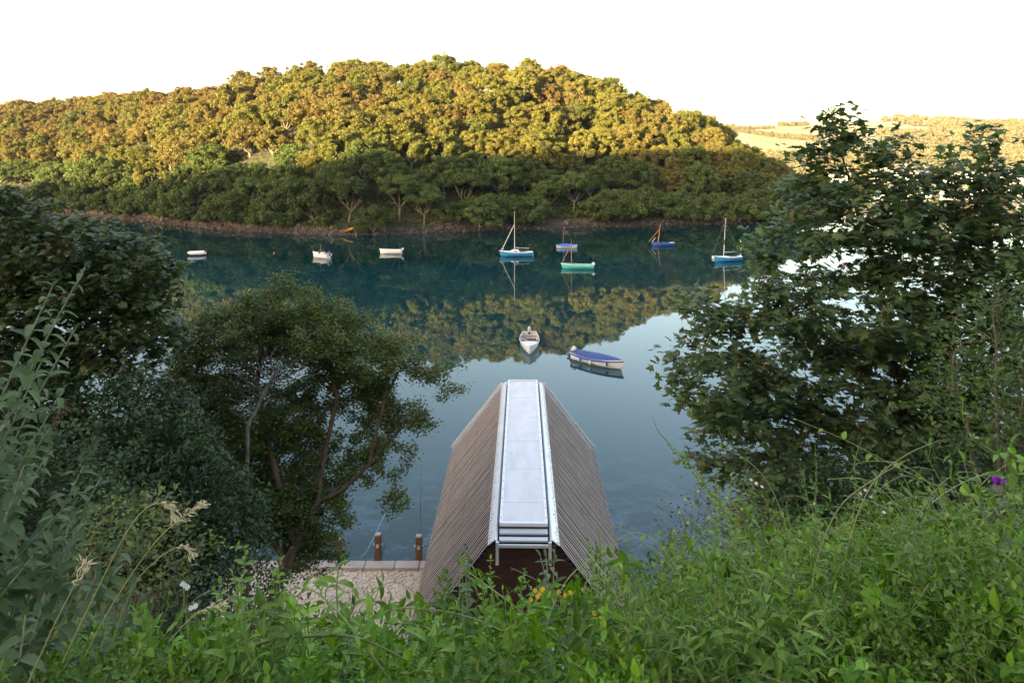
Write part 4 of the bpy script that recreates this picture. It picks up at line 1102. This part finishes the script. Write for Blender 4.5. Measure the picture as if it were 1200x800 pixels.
HP = [  # name, bufs, leaf material, stem material
    ('bright', herb(1, 5, .85, .5, T_HEART, .088, .06, 2, .35, .5, .6, branch=.25), 'leaf_herb'),
    ('ovate', herb(2, 5, .8, .45, T_OV, .10, .055, 2, .35, .45, .5, branch=.2), 'leaf_herb'),
    ('lance', herb(3, 4, .95, .35, T_LANCE, .12, .05, 2, .35, .6, .4, branch=.2), 'leaf_herb2'),
    ('small', herb(4, 7, .75, .55, T_OV, .058, .036, 2, .35, .4, .7, branch=.4), 'leaf_herb'),
    ('tiny', herb(5, 8, .9, .5, T_OV2, .040, .025, 1, .35, .3, .7, .0025, branch=.5), 'leaf_herb2'),
    ('broad', herb(6, 4, .6, .6, T_HEART, .085, .06, 1, .35, .3, .5), 'leaf_herb'),
    ('wisp', herb(7, 6, 1.1, .45, T_NARROW, .07, .04, 1, .1, .3, .6, .002, branch=.3), 'leaf_herb2'),
]
TOP = np.array([(-100, 690), (0, 690), (120, 705), (180, 690), (250, 670), (300, 655), (370, 662), (415, 728), (480, 722), (510, 690), (560, 658), (650, 652), (720, 676), (752, 730), (772, 705), (790, 640), (830, 590), (900, 560), (960, 548), (1050, 560), (1200, 535), (1300, 530)], float)
bake = {'leaf_herb': (Buf(), Buf()), 'leaf_herb2': (Buf(), Buf())}
def bake_plant(hp, loc, s, a, tilt):
    sb, lb, tips = hp[1]; bs, bl = bake[hp[2]]
    Rm = np.array(Matrix.Rotation(a, 3, 'Z') @ Matrix.Rotation(tilt, 3, 'X'))
    for src, dst in ((sb, bs), (lb, bl)):
        v = src.arrays() @ Rm.T * s + loc; off = dst.n; dst.v.append(v); dst.n += len(v)
        for f, mi in src.f: dst.f.append((f + off, mi))
r = np.random.default_rng(90)
cnt = 0
for it in range(5200):
    Y = 1.75 + 7.2 * r.uniform() ** 1.25; px = r.uniform(-90, 1290)
    X = (px - 600) / F * Y
    g = float(near_ground(np.array(X), np.array(Y)))
    topz = CAMZ - (np.interp(px, TOP[:, 0], TOP[:, 1]) + r.normal(0, 9) - HOR) / F * Y
    hmax = topz - g
    lim = 1.15 if px < 740 else 1.9
    h = min(hmax, lim) * r.uniform(.5, 1.0) ** .6 * (1.08 if 470 < px < 750 else 1.)
    if h < .22 or hmax < .25: continue
    # no plants right against the lens
    if Y < 1.9 and 300 < px < 900 and r.uniform() < .3: continue
    zone = nzC(X * .9 + 5, Y * .9)
    if px > 760: pool = [3, 1, 4, 0, 6, 3, 6, 4, 1]
    elif px < 200: pool = [2, 3, 1, 4, 2]
    else: pool = [0, 1, 0, 2, 1, 3, 5, 0]
    hp = HP[pool[int((zone * .5 + .5) * len(pool) + r.normal(0, 1.2)) % len(pool)]]
    if Y < 2.7 and hp[0] in ('broad', 'bright'): hp = HP[2] if r.uniform() < .5 else HP[1]
    s = h / .98
    smax = 1.25
    if s > smax:
        # tall growth: stacked on the shrubby mound beneath
        base = g + (s - smax) * .8; s = smax
    else: base = g
    bake_plant(hp, (X, Y, base), s, r.uniform(0, 6.28), abs(r.normal(0, .2))); cnt += 1
    if cnt > 1450: break
print('baked plants', cnt)
for k, (bs, bl) in bake.items():
    nm = 'undergrowth'
    lab = 'dense bright green undergrowth of broad leaves covering the near slope' if k == 'leaf_herb' else 'finer grey-green undergrowth of narrow leaves mixed through the near slope'
    off = bl.n; v = bs.arrays(); bl.v.append(v); bl.n += len(v)
    for f, mi in bs.f: bl.f.append((f + off, 1))
    o = bl.build(nm, [M[k], M['stem_green']], None); tag(o, lab, 'undergrowth', kind='stuff')

def plant_along(name, label, cat, pts, rad, T, leafmat, stemmat, size, gap, seed, pair=2, droop=0., start=.1, group=None, stem_name='stem', taper=.4, spread=1.):
    """one stem or several (list of polylines), each with leaves"""
    r = np.random.default_rng(seed); base = np.array(pts[0][0], float)
    e = empty(name, base, 0, label, cat, group); sb = Buf(); lb = Buf(); tips = []
    for pl in pts:
        pl = np.array(pl, float); q = []
        for i in range(len(pl) - 1):
            for t in np.linspace(0, 1, 6)[:-1]:
                p0, p1, p2, p3 = pl[max(i-1, 0)], pl[i], pl[i+1], pl[min(i+2, len(pl)-1)]
                q.append(.5 * ((2*p1) + (-p0+p2)*t + (2*p0-5*p1+4*p2-p3)*t*t + (-p0+3*p1-3*p2+p3)*t**3))
        q.append(pl[-1]); q = np.array(q); 
        sb.tube(q - base, np.linspace(rad, rad * .4, len(q)), 5, cap=False)
        seg = np.linalg.norm(np.diff(q, axis=0), axis=1); cum = np.concatenate([[0], np.cumsum(seg)]); Lt = cum[-1]
        s = Lt * start; az = r.uniform(0, 6.28); P, D, Nn, S = [], [], [], []
        while s < Lt:
            c = np.array([np.interp(s, cum, q[:, k]) for k in range(3)]); i = min(np.searchsorted(cum, s), len(q) - 1); tan = norm(q[i] - q[max(i - 1, 0)])
            az += 1.57 if pair == 2 else 2.4
            side = norm(np.cross(tan, [math.cos(az), math.sin(az), .3]))
            sc = size * (1 - taper * (s / Lt) ** 3) * r.uniform(.7, 1.2)
            for m in range(pair):
                sd = side if m == 0 else -side
                D.append(norm(sd * spread + tan * r.uniform(.2, .7) + [0, 0, .15 - droop] + r.normal(0, .15, 3))); P.append(c); S.append(sc)
                Nn.append(norm(np.array([0, 0, 1.]) + tan * .4 + r.normal(0, .25, 3)))
            s += gap * r.uniform(.75, 1.25)
        P.append(q[-1]); D.append(tan); Nn.append([0, 0.1, 1]); S.append(size * .5)
        scatter(lb, T, np.array(P) - base, frames(np.array(D), np.array(Nn)), np.array(S)); tips.append((q[-1], tan))
    sb.build(stem_name, stemmat, e, True); lb.build('leaves', leafmat, e, True)
    return e, tips
def pth(*a): return [at(*x) for x in a]

# buddleia on the left edge
T_BUD = tmpl_leaf(.20, .55, .12, 6)
Yb = 2.25
tips_px = [(100, 312, 2.3), (62, 335, 2.2), (88, 385, 2.2), (48, 425, 2.1), (75, 455, 2.3), (98, 545, 2.4), (60, 500, 2.2), (118, 590, 2.5), (150, 608, 2.6), (70, 600, 2.2), (110, 655, 2.3), (155, 680, 2.5), (28, 545, 2.1), (20, 470, 2.1), (40, 650, 2.1), (85, 700, 2.2), (125, 720, 2.3), (10, 600, 2.2), (30, 720, 2.0)] + [(rnd.uniform(-20, 150), rnd.uniform(520, 730), rnd.uniform(2.1, 2.6)) for _ in range(16)]
br = np.array([(-160 - 600) / F * 2.4, 2.4, 0]); br[2] = float(near_ground(br[0], br[1])) - .1
pts = []
for i, (x, y, Yt) in enumerate(tips_px):
    s0 = br + rng.normal(0, .05, 3) * [1, 1, .2]
    tip = at(x, y, Yt); m1 = s0 * .55 + tip * .45 + [-.12, .05, -.05]; m2 = s0 * .2 + tip * .8 + [-.03, 0, .01]
    if i in (5, 8, 10, 11, 12, 15, 16, 17, 18) or i > 18: kk = rnd.uniform(.2, 1); s0 = at(x - 150 * kk, 860, Yt); m1 = at(x - 95 * kk, y + (860 - y) * .45, Yt + .05); m2 = at(x - 35 * kk, y + 55, Yt)
    pts.append([s0, m1, m2, tip])
e, tips = plant_along('buddleia_shrub', 'grey-green buddleia with long drooping leaves at the left edge', 'shrub', pts, .0055, T_BUD, M['leaf_bud'], M['stem_pale'], .090, .052, 5, 2, .15, .15)
r = np.random.default_rng(4)
for j in (5, 7, 8, 10, 6):
    p, t = tips[j]; N = 90; s = r.uniform(0, 1, N); P = p + np.outer(s * .10, t) + r.normal(size=(N, 3)) * (.012 * (1 - s[:, None] * .7))
    fb = Buf(); scatter(fb, T_DIA, P - np.array(pts[0][0]), frames(rdir(N, r) + t, rdir(N, r)), .010); fb.build('flower_head', M['dry_brown'] if j == 6 else M['leaf_bud'], e)

# grasses with pale seed heads
def grass(path, seed, label, head=.30):
    r = np.random.default_rng(seed); pl = np.array(path); base = pl[0]; q = []
    for i in range(len(pl) - 1):
        for t in np.linspace(0, 1, 10)[:-1]:
            p0, p1, p2, p3 = pl[max(i-1, 0)], pl[i], pl[i+1], pl[min(i+2, len(pl)-1)]
            q.append(.5 * ((2*p1) + (-p0+p2)*t + (2*p0-5*p1+4*p2-p3)*t*t + (-p0+3*p1-3*p2+p3)*t**3))
    q = np.array(q + [pl[-1]]); e = empty('grass_stalk', base, 0, label, 'grass', 'tall grass stalks with pale seed heads')
    sb = Buf(); sb.tube(q - base, np.linspace(.0026, .0010, len(q)), 4, cap=False); sb.build('stem', M['stem_straw'], e)
    n = len(q); hi = int(n * (1 - head)); P, D = [], []
    for i in range(hi, n):
        t = (i - hi) / (n - hi); tan = norm(q[min(i + 1, n - 1)] - q[i - 1])
        for k in range(2):
            a = r.uniform(0, 6.28); sd = norm(np.cross(tan, rdir(1, r)[0])); L = .034 * math.sin(math.pi * (.15 + .8 * t)) * r.uniform(.4, 1.2)
            m = int(2 + L * 130)
            for j in range(m):
                f = j / m; P.append(q[i] + (tan * .8 + sd * .6) * L * f + r.normal(0, .0016, 3)); D.append(norm(tan + sd * .3 + [0, 0, -.3] + r.normal(0, .25, 3)))
    hb = Buf(); P = np.array(P); N = len(P); scatter(hb, T_NARROW, P - base, frames(np.array(D), rdir(N, r)), r.uniform(.011, .018, N)); hb.build('seed_head', M['straw'], e)
grass(pth((70, 830, 2.0), (125, 720, 2.0), (178, 640, 2.0), (215, 605, 2.0), (238, 590, 2.0)), 1, 'grass stalk with the tallest upright pale seed head, left of the hawthorn trunk', .34)
grass(pth((48, 830, 1.9), (100, 720, 1.9), (145, 630, 1.9), (172, 595, 1.9), (196, 590, 1.9), (205, 605, 1.9)), 2, 'grass stalk whose pale seed head bends over beside the buddleia tips', .30)
grass(pth((120, 830, 2.1), (190, 760, 2.1), (228, 720, 2.1), (262, 705, 2.1)), 3, 'low leaning grass stalk with a short seed head near the bottom left', .3)
grass(pth((20, 830, 1.7), (60, 740, 1.7), (85, 690, 1.7), (100, 660, 1.7)), 4, 'thin grass stalk in front of the buddleia at lower left', .3)
grass(pth((110, 830, 2.2), (150, 700, 2.2), (185, 655, 2.2), (212, 640, 2.2), (225, 648, 2.2)), 5, 'grass stalk with small seed head just below the tallest one', .3)

# long arching vine stems
VG = 'long arching vine stems over the undergrowth'
vines = [
 (pth((1260, 600, 3.2), (1200, 590, 3.2), (1130, 580, 3.2), (1060, 552, 3.2), (1000, 520, 3.2), (935, 492, 3.2)), 'long pale vine stem arching left across the dark foot of the right tree'),
 (pth((1260, 560, 3.0), (1190, 540, 3.0), (1150, 520, 3.0), (1130, 495, 3.0), (1128, 470, 3.0)), 'vine stem curling upright at the right edge above the thistle'),
 (pth((1150, 720, 2.8), (1110, 660, 2.8), (1060, 600, 2.9), (1040, 570, 3.0)), 'short vine stem rising left of the thistle'),
 (pth((1130, 810, 2.2), (1085, 740, 2.3), (1040, 690, 2.4), (990, 655, 2.5), (965, 635, 2.5)), 'thick pale vine stem crossing the right undergrowth'),
 (pth((1060, 820, 2.2), (1010, 760, 2.3), (980, 720, 2.4), (958, 695, 2.4)), 'straight stem leaning left in the middle of the right undergrowth'),
 (pth((890, 820, 2.4), (860, 770, 2.4), (842, 730, 2.4), (832, 712, 2.4)), 'pale stem with bent tip right of the boathouse foot'),
 (pth((900, 650, 4.5), (850, 600, 4.5), (810, 545, 4.5), (775, 510, 4.5), (765, 490, 4.5)), 'wispy stem reaching over the water right of the boathouse'),
 (pth((880, 660, 4.6), (840, 590, 4.6), (800, 540, 4.6), (782, 520, 4.6)), 'second wispy stem below the one reaching over the water'),
 (pth((480, 830, 2.0), (430, 760, 2.0), (390, 710, 2.05), (362, 690, 2.1), (345, 700, 2.1)), 'curved vine stem over the quay at lower left'),
 (pth((640, 780, 2.6), (600, 745, 2.6), (540, 720, 2.6), (480, 712, 2.6), (455, 715, 2.6)), 'horizontal vine stem crossing in front of the slatted roof foot'),
 (pth((700, 790, 2.5), (640, 740, 2.5), (590, 700, 2.5), (552, 672, 2.6)), 'vine stem slanting up left under the boathouse gable'),
 (pth((215, 830, 1.9), (290, 760, 1.9), (360, 745, 1.95), (430, 750, 2.0), (520, 800, 2.0)), 'thick arched vine stem near the bottom edge at left'),
]
for i, (p, lab) in enumerate(vines):
    plant_along('vine_stem', lab, 'vine', [p], .0042 if i not in (3, 11) else .006, T_HEART, M['leaf_vine'], M['stem_green'], .05 if i < 6 else .04, .13 if i not in (6, 7) else .05, 200 + i, 2 if i % 2 else 1, .1, .2, VG)
r = np.random.default_rng(77)
for i in range(26):
    px = r.uniform(780, 1190) if i < 17 else r.uniform(150, 740); Yv = r.uniform(2.3, 3.6); py = np.interp(px, TOP[:, 0], TOP[:, 1]) + r.uniform(-30, 60); s_ = r.choice([-1, 1])
    pl = pth((px, py + 200, Yv), (px + 12 * s_, py + 110, Yv), (px + 40 * s_, py + 35, Yv), (px + 80 * s_, py, Yv), (px + 120 * s_, py + r.uniform(-25, 25), Yv))
    plant_along('trailing_stem', 'thin pale trailing stem with sparse small leaves arching over the near undergrowth', 'vine', [pl], .0028, T_OV, M['leaf_vine'] if i % 3 else M['leaf_bud'], M['stem_pale'] if i % 2 else M['stem_straw'], .035, .09, 600 + i, 1, .1, .3, 'thin trailing stems over the undergrowth')
# taller bright herbs singled out
HG = 'tall leafy herbs rising out of the near undergrowth'
herbs = [(400, 655, 2.3, T_LANCE, .10, 'leaf_vine', 'bright lance-leaved herb with two upswept top leaves in front of the quay edge'), (328, 655, 2.4, T_OV, .06, 'leaf_herb', 'bright slender herb standing left of the quay'),
         (275, 640, 2.2, T_OV, .05, 'leaf_vine', 'thin curling herb in front of the hawthorn trunk'), (355, 690, 2.1, T_LANCE, .10, 'leaf_herb', 'long-leaved bright herb below the hawthorn trunk'),
         (650, 642, 3.0, T_LANCE, .085, 'leaf_bud', 'grey-green upright herb against the dark gable, centre'), (545, 640, 3.0, T_LANCE, .08, 'leaf_bud', 'grey-green herb against the left roof slats'), (575, 655, 2.8, T_OV, .045, 'leaf_herb', 'twining herb below the left gutter end'),
         (690, 655, 3.0, T_OV, .05, 'leaf_herb', 'leafy herb below the right roof edge'), (700, 618, 3.2, T_OV2, .045, 'leaf_vine', 'tall yellow-green herb crossing the right roof slats'), (722, 648, 3.3, T_OV, .07, 'leaf_bud', 'grey-green herb at the right roof edge'), (520, 668, 2.9, T_HEART, .06, 'leaf_herb', 'heart-leaved herb at the foot of the left slats'),
         (615, 668, 2.7, T_OV, .05, 'leaf_herb', 'small herb in the middle of the gable'), (440, 745, 2.2, T_LANCE, .11, 'leaf_herb', 'broad dark-leaved herb in front of the cobbles'), (845, 540, 4.2, T_OV, .05, 'leaf_vine', 'pale herb spire at the water edge of the right mound'), (955, 520, 4.0, T_NARROW, .06, 'leaf_herb2', 'wispy herb spire under the right tree'),
         (1010, 515, 4.0, T_NARROW, .06, 'leaf_vine', 'thin herb spire left of the dark hollow'), (1130, 540, 2.9, T_LANCE, .11, 'leaf_herb', 'broad-leaved herb left of the thistle'), (1185, 520, 2.7, T_LANCE, .12, 'leaf_herb', 'broad bright-leaved herb at the right edge above the thistle'), (880, 520, 4.3, T_NARROW, .05, 'leaf_herb2', 'feathery herb spire over the right mound'),
         (165, 715, 2.0, T_HEART, .06, 'leaf_herb', 'heart-leaved herb right of the buddleia foot')]
for i, (px, py, Yh, T, sz, mt, lab) in enumerate(herbs):
    stems = []; rr = np.random.default_rng(300 + i)
    for k in range(3):
        dx = rr.uniform(-22, 22) * (k > 0); dy = rr.uniform(10, 45) * (k > 0)
        b0 = at(px + dx * .3 + rr.uniform(-8, 8), py + 190, Yh); tp = at(px + dx, py + dy, Yh + rr.uniform(-.1, .1))
        stems.append([b0, b0 * .5 + tp * .5 + rr.normal(0, .02, 3), b0 * .15 + tp * .85 + rr.normal(0, .02, 3), tp])
    plant_along('leafy_herb', lab, 'plant', stems, .0034, T, M[mt], M['stem_green'] if mt != 'leaf_bud' else M['stem_pale'], sz, sz * .62, 400 + i, 2, .08, .08, HG, taper=.55)

# flowers
def flower_plant(name, pxs, Y, seed, mat, size, label, cat='flower', npet=7, group=None):
    r = np.random.default_rng(seed); b0 = at(np.mean([p[0] for p in pxs]), np.mean([p[1] for p in pxs]) + 90, Y)
    e = empty(name, b0, 0, label, cat, group); sb = Buf()
    lb = Buf()
    for (px, py) in pxs:
        p = at(px, py, Y + r.uniform(-.12, .12)); q = b0 + (p - b0) * .5 + r.normal(0, .02, 3)
        sb.tube(np.array([b0, q, p]) - b0, [.002, .0015, .001], 3, cap=False)
        N = npet; a = np.arange(N) * 2 * math.pi / N; tiltn = norm(np.array([r.normal(0, .3), -.6, .8]))
        u = norm(np.cross(tiltn, [1, 0, 0])); w = np.cross(tiltn, u)
        D = np.cos(a)[:, None] * u + np.sin(a)[:, None] * w + tiltn * .25
        hb = Buf(); scatter(hb, T_OV2, np.repeat([p - b0], N, 0), frames(D, np.repeat([tiltn], N, 0)), size)
        scatter(hb, T_OV2, np.repeat([p - b0], 4, 0), frames(D[:4] * .4 + tiltn, np.repeat([u], 4, 0)), size * .5)
        hb.build('flower', mat, e)
        for k in range(5):
            s = r.uniform(.2, .85); scatter(lb, T_OV, [b0 * 0 + (q - b0) * s * 1.0], frames(rdir(1, r) + [[0, 0, .2]], np.array([[0, 0, 1.]])), .04)
    sb.build('stem', M['stem_green'], e); lb.build('leaves', M['leaf_herb'], e, True)
flower_plant('yellow_flower_plant', [(622, 702), (627, 692), (634, 695), (643, 694), (650, 696), (655, 693), (662, 697), (668, 694), (640, 714), (648, 700), (630, 699), (636, 690), (705, 724), (697, 718)], 2.9, 5, M['yellow'], .013, 'yellow ragwort-like flower cluster below the dark gable')
flower_plant('yellow_flower_plant', [(458, 768), (461, 776), (455, 780)], 2.3, 6, M['yellow'], .009, 'two or three orange-yellow florets at the foot of the quay foliage')
flower_plant('yellow_flower_plant', [(796, 600), (803, 585), (790, 622), (812, 590), (786, 640), (830, 606), (852, 583), (818, 575), (795, 655), (776, 668), (806, 612), (869, 596)], 4.4, 7, M['pale_yellow'], .011, 'scattered small yellow flowers at the water side of the right mound')
flower_plant('yellow_flower_plant', [(728, 722), (733, 735), (722, 730), (737, 718), (726, 742)], 3.0, 8, M['yellow'], .010, 'small orange-yellow flowers at the foot of the right roof edge')
flower_plant('white_flower_plant', [(655, 768), (662, 775), (668, 772), (660, 782), (648, 760), (672, 788)], 2.3, 9, M['white_petal'], .007, 'tiny white flowers near the bottom centre')
flower_plant('white_flower_plant', [(217, 686), (224, 712), (214, 684), (220, 688), (229, 710)], 2.4, 10, M['white_petal'], .012, 'white umbel flowers right of the buddleia')
flower_plant('white_flower_plant', [(886, 566), (893, 570), (880, 562), (1008, 578), (1014, 574), (1020, 582), (955, 590), (1036, 600)], 4.2, 11, M['white_petal'], .013, 'pale bluish flowers under the right tree')
# thistle
th = [(1170, 574, .020, True, 'open'), (1160, 604, .006, False, 'bud'), (1183, 640, .0, False, 'bud'), (1176, 594, .0, False, 'bud')]
b0 = at(1195, 800, 2.4)
e = empty('thistle', b0, 0, 'spiny thistle with one open purple flower at the right edge', 'thistle')
sb = Buf(); lb = Buf(); r = np.random.default_rng(12)
for px, py, ps, op, nm in th:
    p = at(px, py, 2.4); q = at(px + 10, py + 70, 2.4); sb.tube(np.array([b0, q, p]) - b0, [.005, .004, .003], 5)
    hb = Buf(); a = np.linspace(-1.4, 1.4, 7)
    rings = np.array([[((.021) * math.cos(t) * math.cos(f), .021 * math.cos(t) * math.sin(f), .024 * math.sin(t)) for f in np.linspace(0, 6.283, 11)] for t in a]) + (p - b0); hb.grid(rings)
    D = rdir(90, r); scatter(hb, T_NARROW, p - b0 + D * .018, frames(D + [0, 0, .5], rdir(90, r)), .014); h_ = hb.build('flower_head', M['thistle'], e, True)
    if ps:
        N = 110; D = norm(np.c_[r.normal(0, .45, N), r.normal(0, .45, N), np.ones(N)]); fb = Buf(); scatter(fb, T_NARROW, p - b0 + [0, 0, .015] + D * .004, frames(D, rdir(N, r)), ps * 1.6 * r.uniform(.8, 1.1, N)); fb.build('petals', M['purple'], h_)
    for k in range(6):
        s = r.uniform(.3, .9); c = (q - b0) * s; D = norm(r.normal(size=3) * [1, 1, .3]); scatter(lb, T_NARROW, [c], frames(np.array([D]), np.array([[0, 0, 1.]])), .13)
        for m in range(6): scatter(lb, T_NARROW, [c + D * .13 * (m + 1) / 7], frames(np.array([norm(np.cross(D, [0, 0, 1]) * (1 if m % 2 else -1) + D * .5)]), np.array([[0, 0, 1.]])), .04)
sb.build('stem', M['stem_pale'], e, True); lb.build('leaves', M['leaf_herb2'], e)

# ------------------------------------------------------------------ light, sky, camera
SUN_EL, SUN_AZ = 9.0, 218.0       # azimuth clockwise from +Y
sd = Vector((math.sin(R(SUN_AZ)) * math.cos(R(SUN_EL)), math.cos(R(SUN_AZ)) * math.cos(R(SUN_EL)), math.sin(R(SUN_EL))))
L = bpy.data.lights.new('sun', 'SUN'); L.energy = 5; L.angle = R(.5); L.color = (1., .76, .41)
lo = bpy.data.objects.new('sun', L); COL.objects.link(lo); lo.rotation_euler = sd.to_track_quat('Z', 'Y').to_euler()
w = bpy.data.worlds.new('World'); scene.world = w; w.use_nodes = True; nt = w.node_tree; nt.nodes.clear()
sky = nt.nodes.new('ShaderNodeTexSky'); sky.sky_type = 'NISHITA'; sky.sun_disc = False
sky.sun_elevation = R(SUN_EL); sky.sun_rotation = R(SUN_AZ); sky.air_density = 1.0; sky.dust_density = 3.0; sky.ozone_density = .8
bg = nt.nodes.new('ShaderNodeBackground'); bg.inputs[1].default_value = .12
wo = nt.nodes.new('ShaderNodeOutputWorld'); nt.links.new(sky.outputs[0], bg.inputs[0]); nt.links.new(bg.outputs[0], wo.inputs[0])
cd = bpy.data.cameras.new('camera'); cam = bpy.data.objects.new('camera', cd); COL.objects.link(cam)
cam.location = (0, 0, CAMZ); cam.rotation_euler = (R(90), 0, 0)
cd.sensor_width = 36; cd.lens = 24; cd.shift_y = -(400 - HOR) / 1200; cd.clip_start = .05; cd.clip_end = 8000
scene.camera = cam
scene.view_settings.view_transform = 'Standard'; scene.view_settings.look = 'None'; scene.view_settings.gamma = 1
scene.view_settings.use_curve_mapping = False
scene.view_settings.use_white_balance = True; scene.view_settings.white_balance_temperature = 7700; scene.view_settings.white_balance_tint = 18; scene.view_settings.exposure = 3.0
scene.cycles.transparent_max_bounces = 16; scene.cycles.max_bounces = 6
b = Buf(); b.box((0, 450, 48), (2400, 1700, 126)); hz = b.build('haze', M['black']); tag(hz, kind='stuff')
m = bpy.data.materials.new('haze'); nt2 = NT(m); pv = nt2.n('ShaderNodeVolumePrincipled', i_Density=.00008, i_Color=(.85, .88, .92, 1), i_Anisotropy=.2); nt2.l(pv.outputs[0], nt2.out.inputs[1]); hz.data.materials[0] = m
print('DONE')
